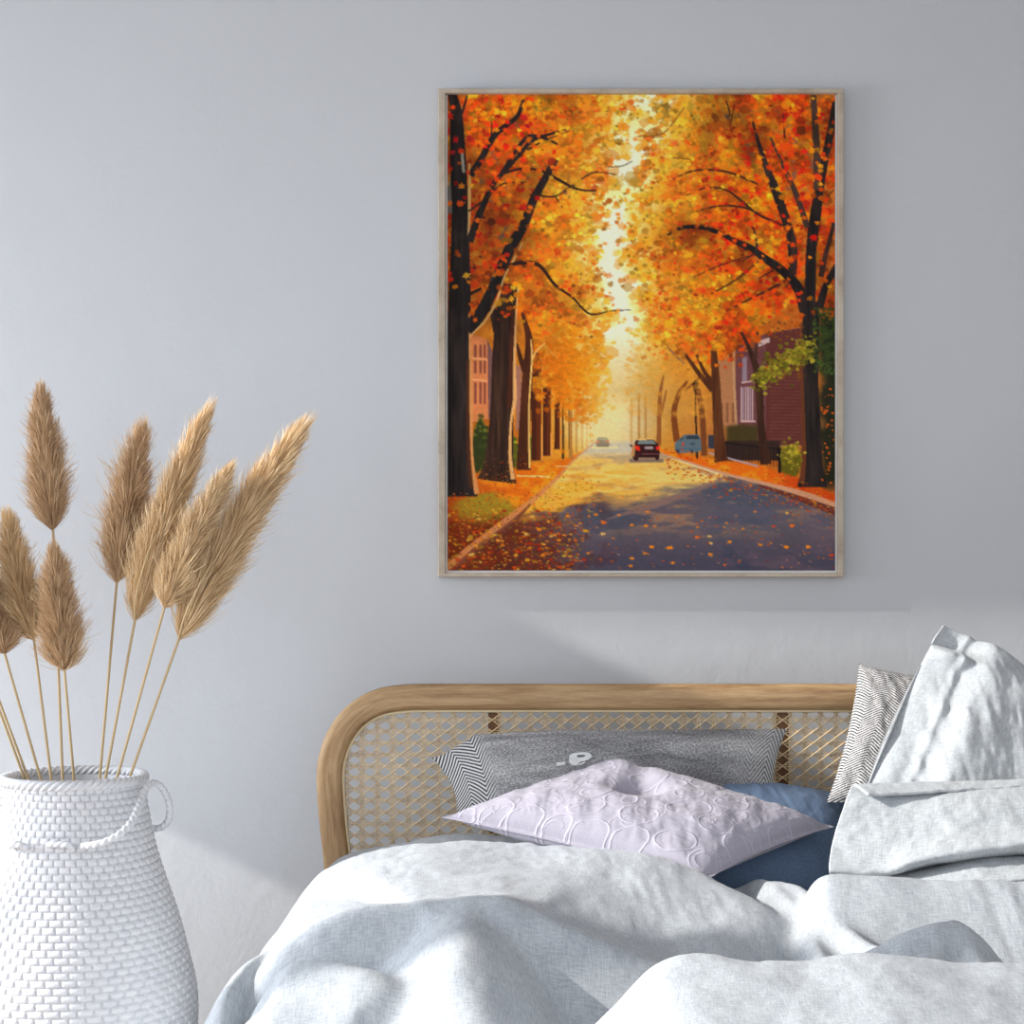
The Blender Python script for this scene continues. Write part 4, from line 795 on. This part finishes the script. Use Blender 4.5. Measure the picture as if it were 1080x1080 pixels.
# ---------------------------------------------------------------- white wicker floor vase
VD = .55; VX = U(78, 815, VD).x
m = M('white_painted_wicker', .55, spec=.35); m.color(m.ramp(m.noise(m.obj(), 40, 3), [(.3, lin(218, 219, 222)), (.7, lin(232, 232, 234))])); MAT_WICK = m.m
def vase():
    root = tag(empty('wicker_vase', (VX, -VD, 0)), 'tall white woven wicker floor vase with twisted rim and rope handles', 'vase')
    zs = np.array([0, .02, .12, .24, .341, .417, .493, .577, .645, .715, .775, .828, .870]); rs = np.array([.185, .196, .226, .252, .262, .259, .242, .220, .197, .175, .162, .153, .150])
    NS = 98; rows = 60; st, rv = 10, 7; nth = NS*st; nz = rows*rv+1
    th = np.linspace(0, 2*math.pi, nth, endpoint=False); tz = np.linspace(0, rows, nz); z = tz/rows*.870
    zz = catmull(np.stack([zs, rs], 1), 20); r0 = np.interp(z, zz[:, 0], zz[:, 1])
    TH, TZ = np.meshgrid(th, tz, indexing='ij'); row = np.minimum(np.floor(TZ), rows-1); f = TZ-row
    ph = NS/2*TH+math.pi*row; du = np.abs((ph % (2*math.pi))-math.pi)/math.pi       # 0 where the weaver ducks behind a stake
    weav = .0056*np.sqrt(np.maximum(0, 1-(2*f-1)**2))-.0064*np.exp(-(du/.17)**4)+.0014*np.sqrt(du)-.0038
    ds = np.abs(((NS*TH) % (2*math.pi))-math.pi); ds = (math.pi-ds)/math.pi; stake = -.0040+.0028*np.exp(-(ds/.22)**2)
    h = np.maximum(weav, stake); Rr = r0[None, :]*1.0+h
    V = np.stack([Rr*np.cos(TH), Rr*np.sin(TH), np.broadcast_to(z, TH.shape)+0*TH], -1).reshape(-1, 3)
    F = grid_faces(nth, nz, True)
    make('body', V, F, MAT_WICK, root)
    # plain inside wall and bottom
    n2 = 96; t2 = np.linspace(0, 2*math.pi, n2, endpoint=False); zi = np.linspace(.02, .868, 30); ri = np.interp(zi, zz[:, 0], zz[:, 1])-.012
    V = np.stack([np.cos(t2)[:, None]*ri, np.sin(t2)[:, None]*ri, np.broadcast_to(zi, (n2, 30))], -1).reshape(-1, 3); F = grid_faces(n2, 30, True)[:, ::-1].tolist()
    F.append([k*30 for k in range(n2)]); make('lining', V, F, MAT_WICK, root)
    t = np.linspace(0, 2*math.pi, 720, endpoint=False); P = np.stack([.1475*np.cos(t), .1475*np.sin(t), .874+0*t], 1)
    V, F, _ = tube(P, .0100, 24, 2*math.pi*15/(.1475*2*math.pi), 4, .26, True); make('rim', V, F, MAT_WICK, root)
    def rope(name, pts, r=.0068):
        P = resample(catmull([tuple(U(*p)-root.location) for p in pts], 16), 260); V, F, _ = tube(P, r, 14, 210, 2, .20); return make(name, V, F, MAT_WICK, root)
    rope('handle', [(86, 892.5, .724), (98, 891, .734), (112, 887.5, .734), (127, 879, .722), (139, 866, .695), (147, 848, .65), (153, 834, .61), (160, 826, .58), (168, 828, .555), (175, 838, .54), (179, 852, .53), (177, 866, .52), (169, 873, .51), (157, 873.5, .50)])
    rope('handle', [(2*78-179+12, 850, .53), (2*78-172+8, 832, .56), (1, 821, .58), (-6, 830, .60), (-13, 850, .63), (-14, 872, .60), (0, 880, .55)])
    for a, b in ((10, 27), (50, 76)):
        rope('rope_stitch', [(a, 893, .70), (a+4, 890.5, .728), ((a+b)/2, 890.5, .733), (b-4, 891.5, .733), (b, 894, .715)], .0062)
vase()
# ---------------------------------------------------------------- pampas grass
def straw(name, c1, c2, rough=.7):
    m = M(name, rough, spec=.2); a = m.n('ShaderNodeAttribute', attribute_name='tone').outputs['Fac']; m.color(m.ramp(a, [(0., c1), (1., c2)])); return m.m
MAT_STEM = M('dry_stem', .6, lin(196, 170, 128)).m
MAT_PLUME = straw('pampas_fibre', lin(208, 172, 126), lin(244, 218, 176)); MAT_PLUME_D = straw('pampas_fibre_brown', lin(186, 150, 112), lin(228, 198, 160))
def pampas(label, foot, base, tip, width, d, mat=None, bend=0, n=3600, stem_up=.25, dd=0, seed=0, front=False):
    r = np.random.default_rng(100+seed)
    A = np.array(U(*foot, VD)); Bp = np.array(U(*base, d)); Tp = np.array(U(*tip, d-dd)); root = tag(empty('pampas_stem', (A[0], A[1], .30)), label, 'pampas grass', 'dried pampas stems in the wicker vase')
    L0 = np.array(root.location); dirn = Bp-A; low = A-dirn/dirn[2]*(A[2]-.30); L0 = low; root.location = low
    ln = np.linalg.norm(Tp-Bp); ax = (Tp-Bp)/ln; side = np.array([ax[2], 0, -ax[0]]); mid = (Bp+Tp)/2+side*bend*ln
    def axis(t):
        t = np.asarray(t)[..., None]; return Bp*(1-t)**2+2*mid*t*(1-t)+Tp*t*t
    P = np.vstack([resample(np.array([low, A, Bp]), 14), axis(np.linspace(0, 1, 14)[1:-2]*1.0)]); rad = np.r_[np.linspace(.0038, .0028, 14), np.linspace(.0022, .0010, 11)]
    if front: tt_ = np.linspace(0, 1, 14)[1:-2]; P[14:, 1] -= np.interp(tt_, [0, .06, .16, .34, .44, 1], [0, .75, 1.25, 1.15, 0, 0])*width*(4-d)/3360
    V, F, _ = tube(P-L0, rad, 8); make('stem', V, F, MAT_STEM, root)
    s = (4-d)/1680; Rm = width*s*.5
    t0 = r.beta(1.05, 1.35, n)*.90; ph = r.uniform(0, 2*np.pi, n); Tn = axis(np.minimum(t0+.02, 1))-axis(t0); Tn /= np.linalg.norm(Tn, axis=1)[:, None]
    e1 = np.cross(Tn, np.array([0, 1., 0])); e1 /= np.linalg.norm(e1, axis=1)[:, None]; e2 = np.cross(Tn, e1)
    clump = np.round(ph/(2*np.pi)*9+t0*13)                # strands gather in tufts
    jit = np.random.default_rng(7+seed).normal(0, .20, 200)[(clump.astype(int)*17+(t0*9).astype(int)*5) % 200]
    rad_dir = e1*np.cos(ph)[:, None]+e2*np.sin(ph)[:, None]
    te = np.minimum(t0+r.uniform(.07, .24, n)*(1-.35*t0), 1.06)
    prof = np.interp(te, [0, .10, .22, .38, .55, .75, .92, 1.06], [.42, .70, .98, 1.06, .96, .78, .54, .16])
    R = Rm*prof*np.sqrt(r.uniform(.08, 1.0, n))*(1+jit); R *= np.where(r.random(n) < .16, r.uniform(1.1, 1.6, n), 1)
    S0 = axis(t0); tc = np.minimum(te, 1.0); E = axis(tc)+Tn*((te-tc)*ln)[:, None]+rad_dir*R[:, None]; E[:, 2] -= .0
    M1 = S0*.62+E*.38+rad_dir*(R*.22)[:, None]; M2 = S0*.25+E*.75+rad_dir*(R*.14)[:, None]
    wv = np.cross(E-S0, r.normal(0, 1, (n, 3))); wv /= np.linalg.norm(wv, axis=1)[:, None]; wv *= (r.uniform(.00035, .0007, n))[:, None]
    VV = np.stack([S0-wv, S0+wv, M1-wv, M1+wv, M2-wv*.8, M2+wv*.8, E], 1)-L0
    b = (np.arange(n)*7)[:, None]; F = [f for q in (np.array([0, 1, 3, 2])+b, np.array([2, 3, 5, 4])+b, np.array([4, 5, 6])+b) for f in q.tolist()]
    o = make('plume', VV.reshape(-1, 3), F, mat or MAT_PLUME, root, smooth=True)
    tone = np.clip(r.normal(.5, .24, n)+jit*.5, 0, 1); tv = np.repeat(tone[:, None], 7, 1); tv[:, 6] += .15
    at = o.data.attributes.new('tone', 'FLOAT', 'POINT'); at.data.foreach_set('value', np.clip(tv, 0, 1).ravel().astype(np.float32))
PAMPAS = [
    ('pampas stem whose plume stands highest on the left, straight up', (66, 822), (56, 560), (43, 404), 46, .47, MAT_PLUME_D, -.02),
    ('pampas stem with a pale plume tilting left, left of the brown low one', (54, 822), (36, 676), (6, 536), 42, .50, MAT_PLUME, -.04),
    ('pampas stem with a brown plume low over the rim, below the highest one', (78, 822), (68, 708), (56, 572), 46, .60, MAT_PLUME_D, .0),
    ('pampas stem whose plume is half cut off by the left edge of the photo', (43, 822), (5, 690), (-12, 602), 40, .52, MAT_PLUME_D, -.03),
    ('leaning pampas stem leaving the photo at the left, upper of two close stems', (30, 822), (-26, 672), (-78, 540), 42, .54, MAT_PLUME, -.03),
    ('leaning pampas stem leaving the photo at the left, lower of two close stems', (26, 822), (-32, 664), (-98, 540), 42, .60, MAT_PLUME, -.03),
    ('pampas stem with a ragged brown plume, first right of the wide gap', (105, 822), (123, 616), (152, 443), 49, .50, MAT_PLUME_D, -.02),
    ('pampas stem with a long pale plume, second right of the wide gap', (111, 822), (142, 656), (224, 424), 44, .58, MAT_PLUME, -.05),
    ('pampas stem with a shorter plume between the two longest slanting ones', (123, 822), (173, 642), (246, 488), 41, .64, MAT_PLUME, -.04),
    ('pampas stem with the longest plume, leaning farthest right', (136, 822), (188, 676), (327, 440), 54, .60, MAT_PLUME, -.05),
]
for k, (lb, ft, bs, tp, wd_, dp_, mt_, bd) in enumerate(PAMPAS): pampas(lb, ft, bs, tp, wd_, dp_, mt_, bd, n=10500 if k == 9 else 8500, seed=k, front=k in (7, 9))
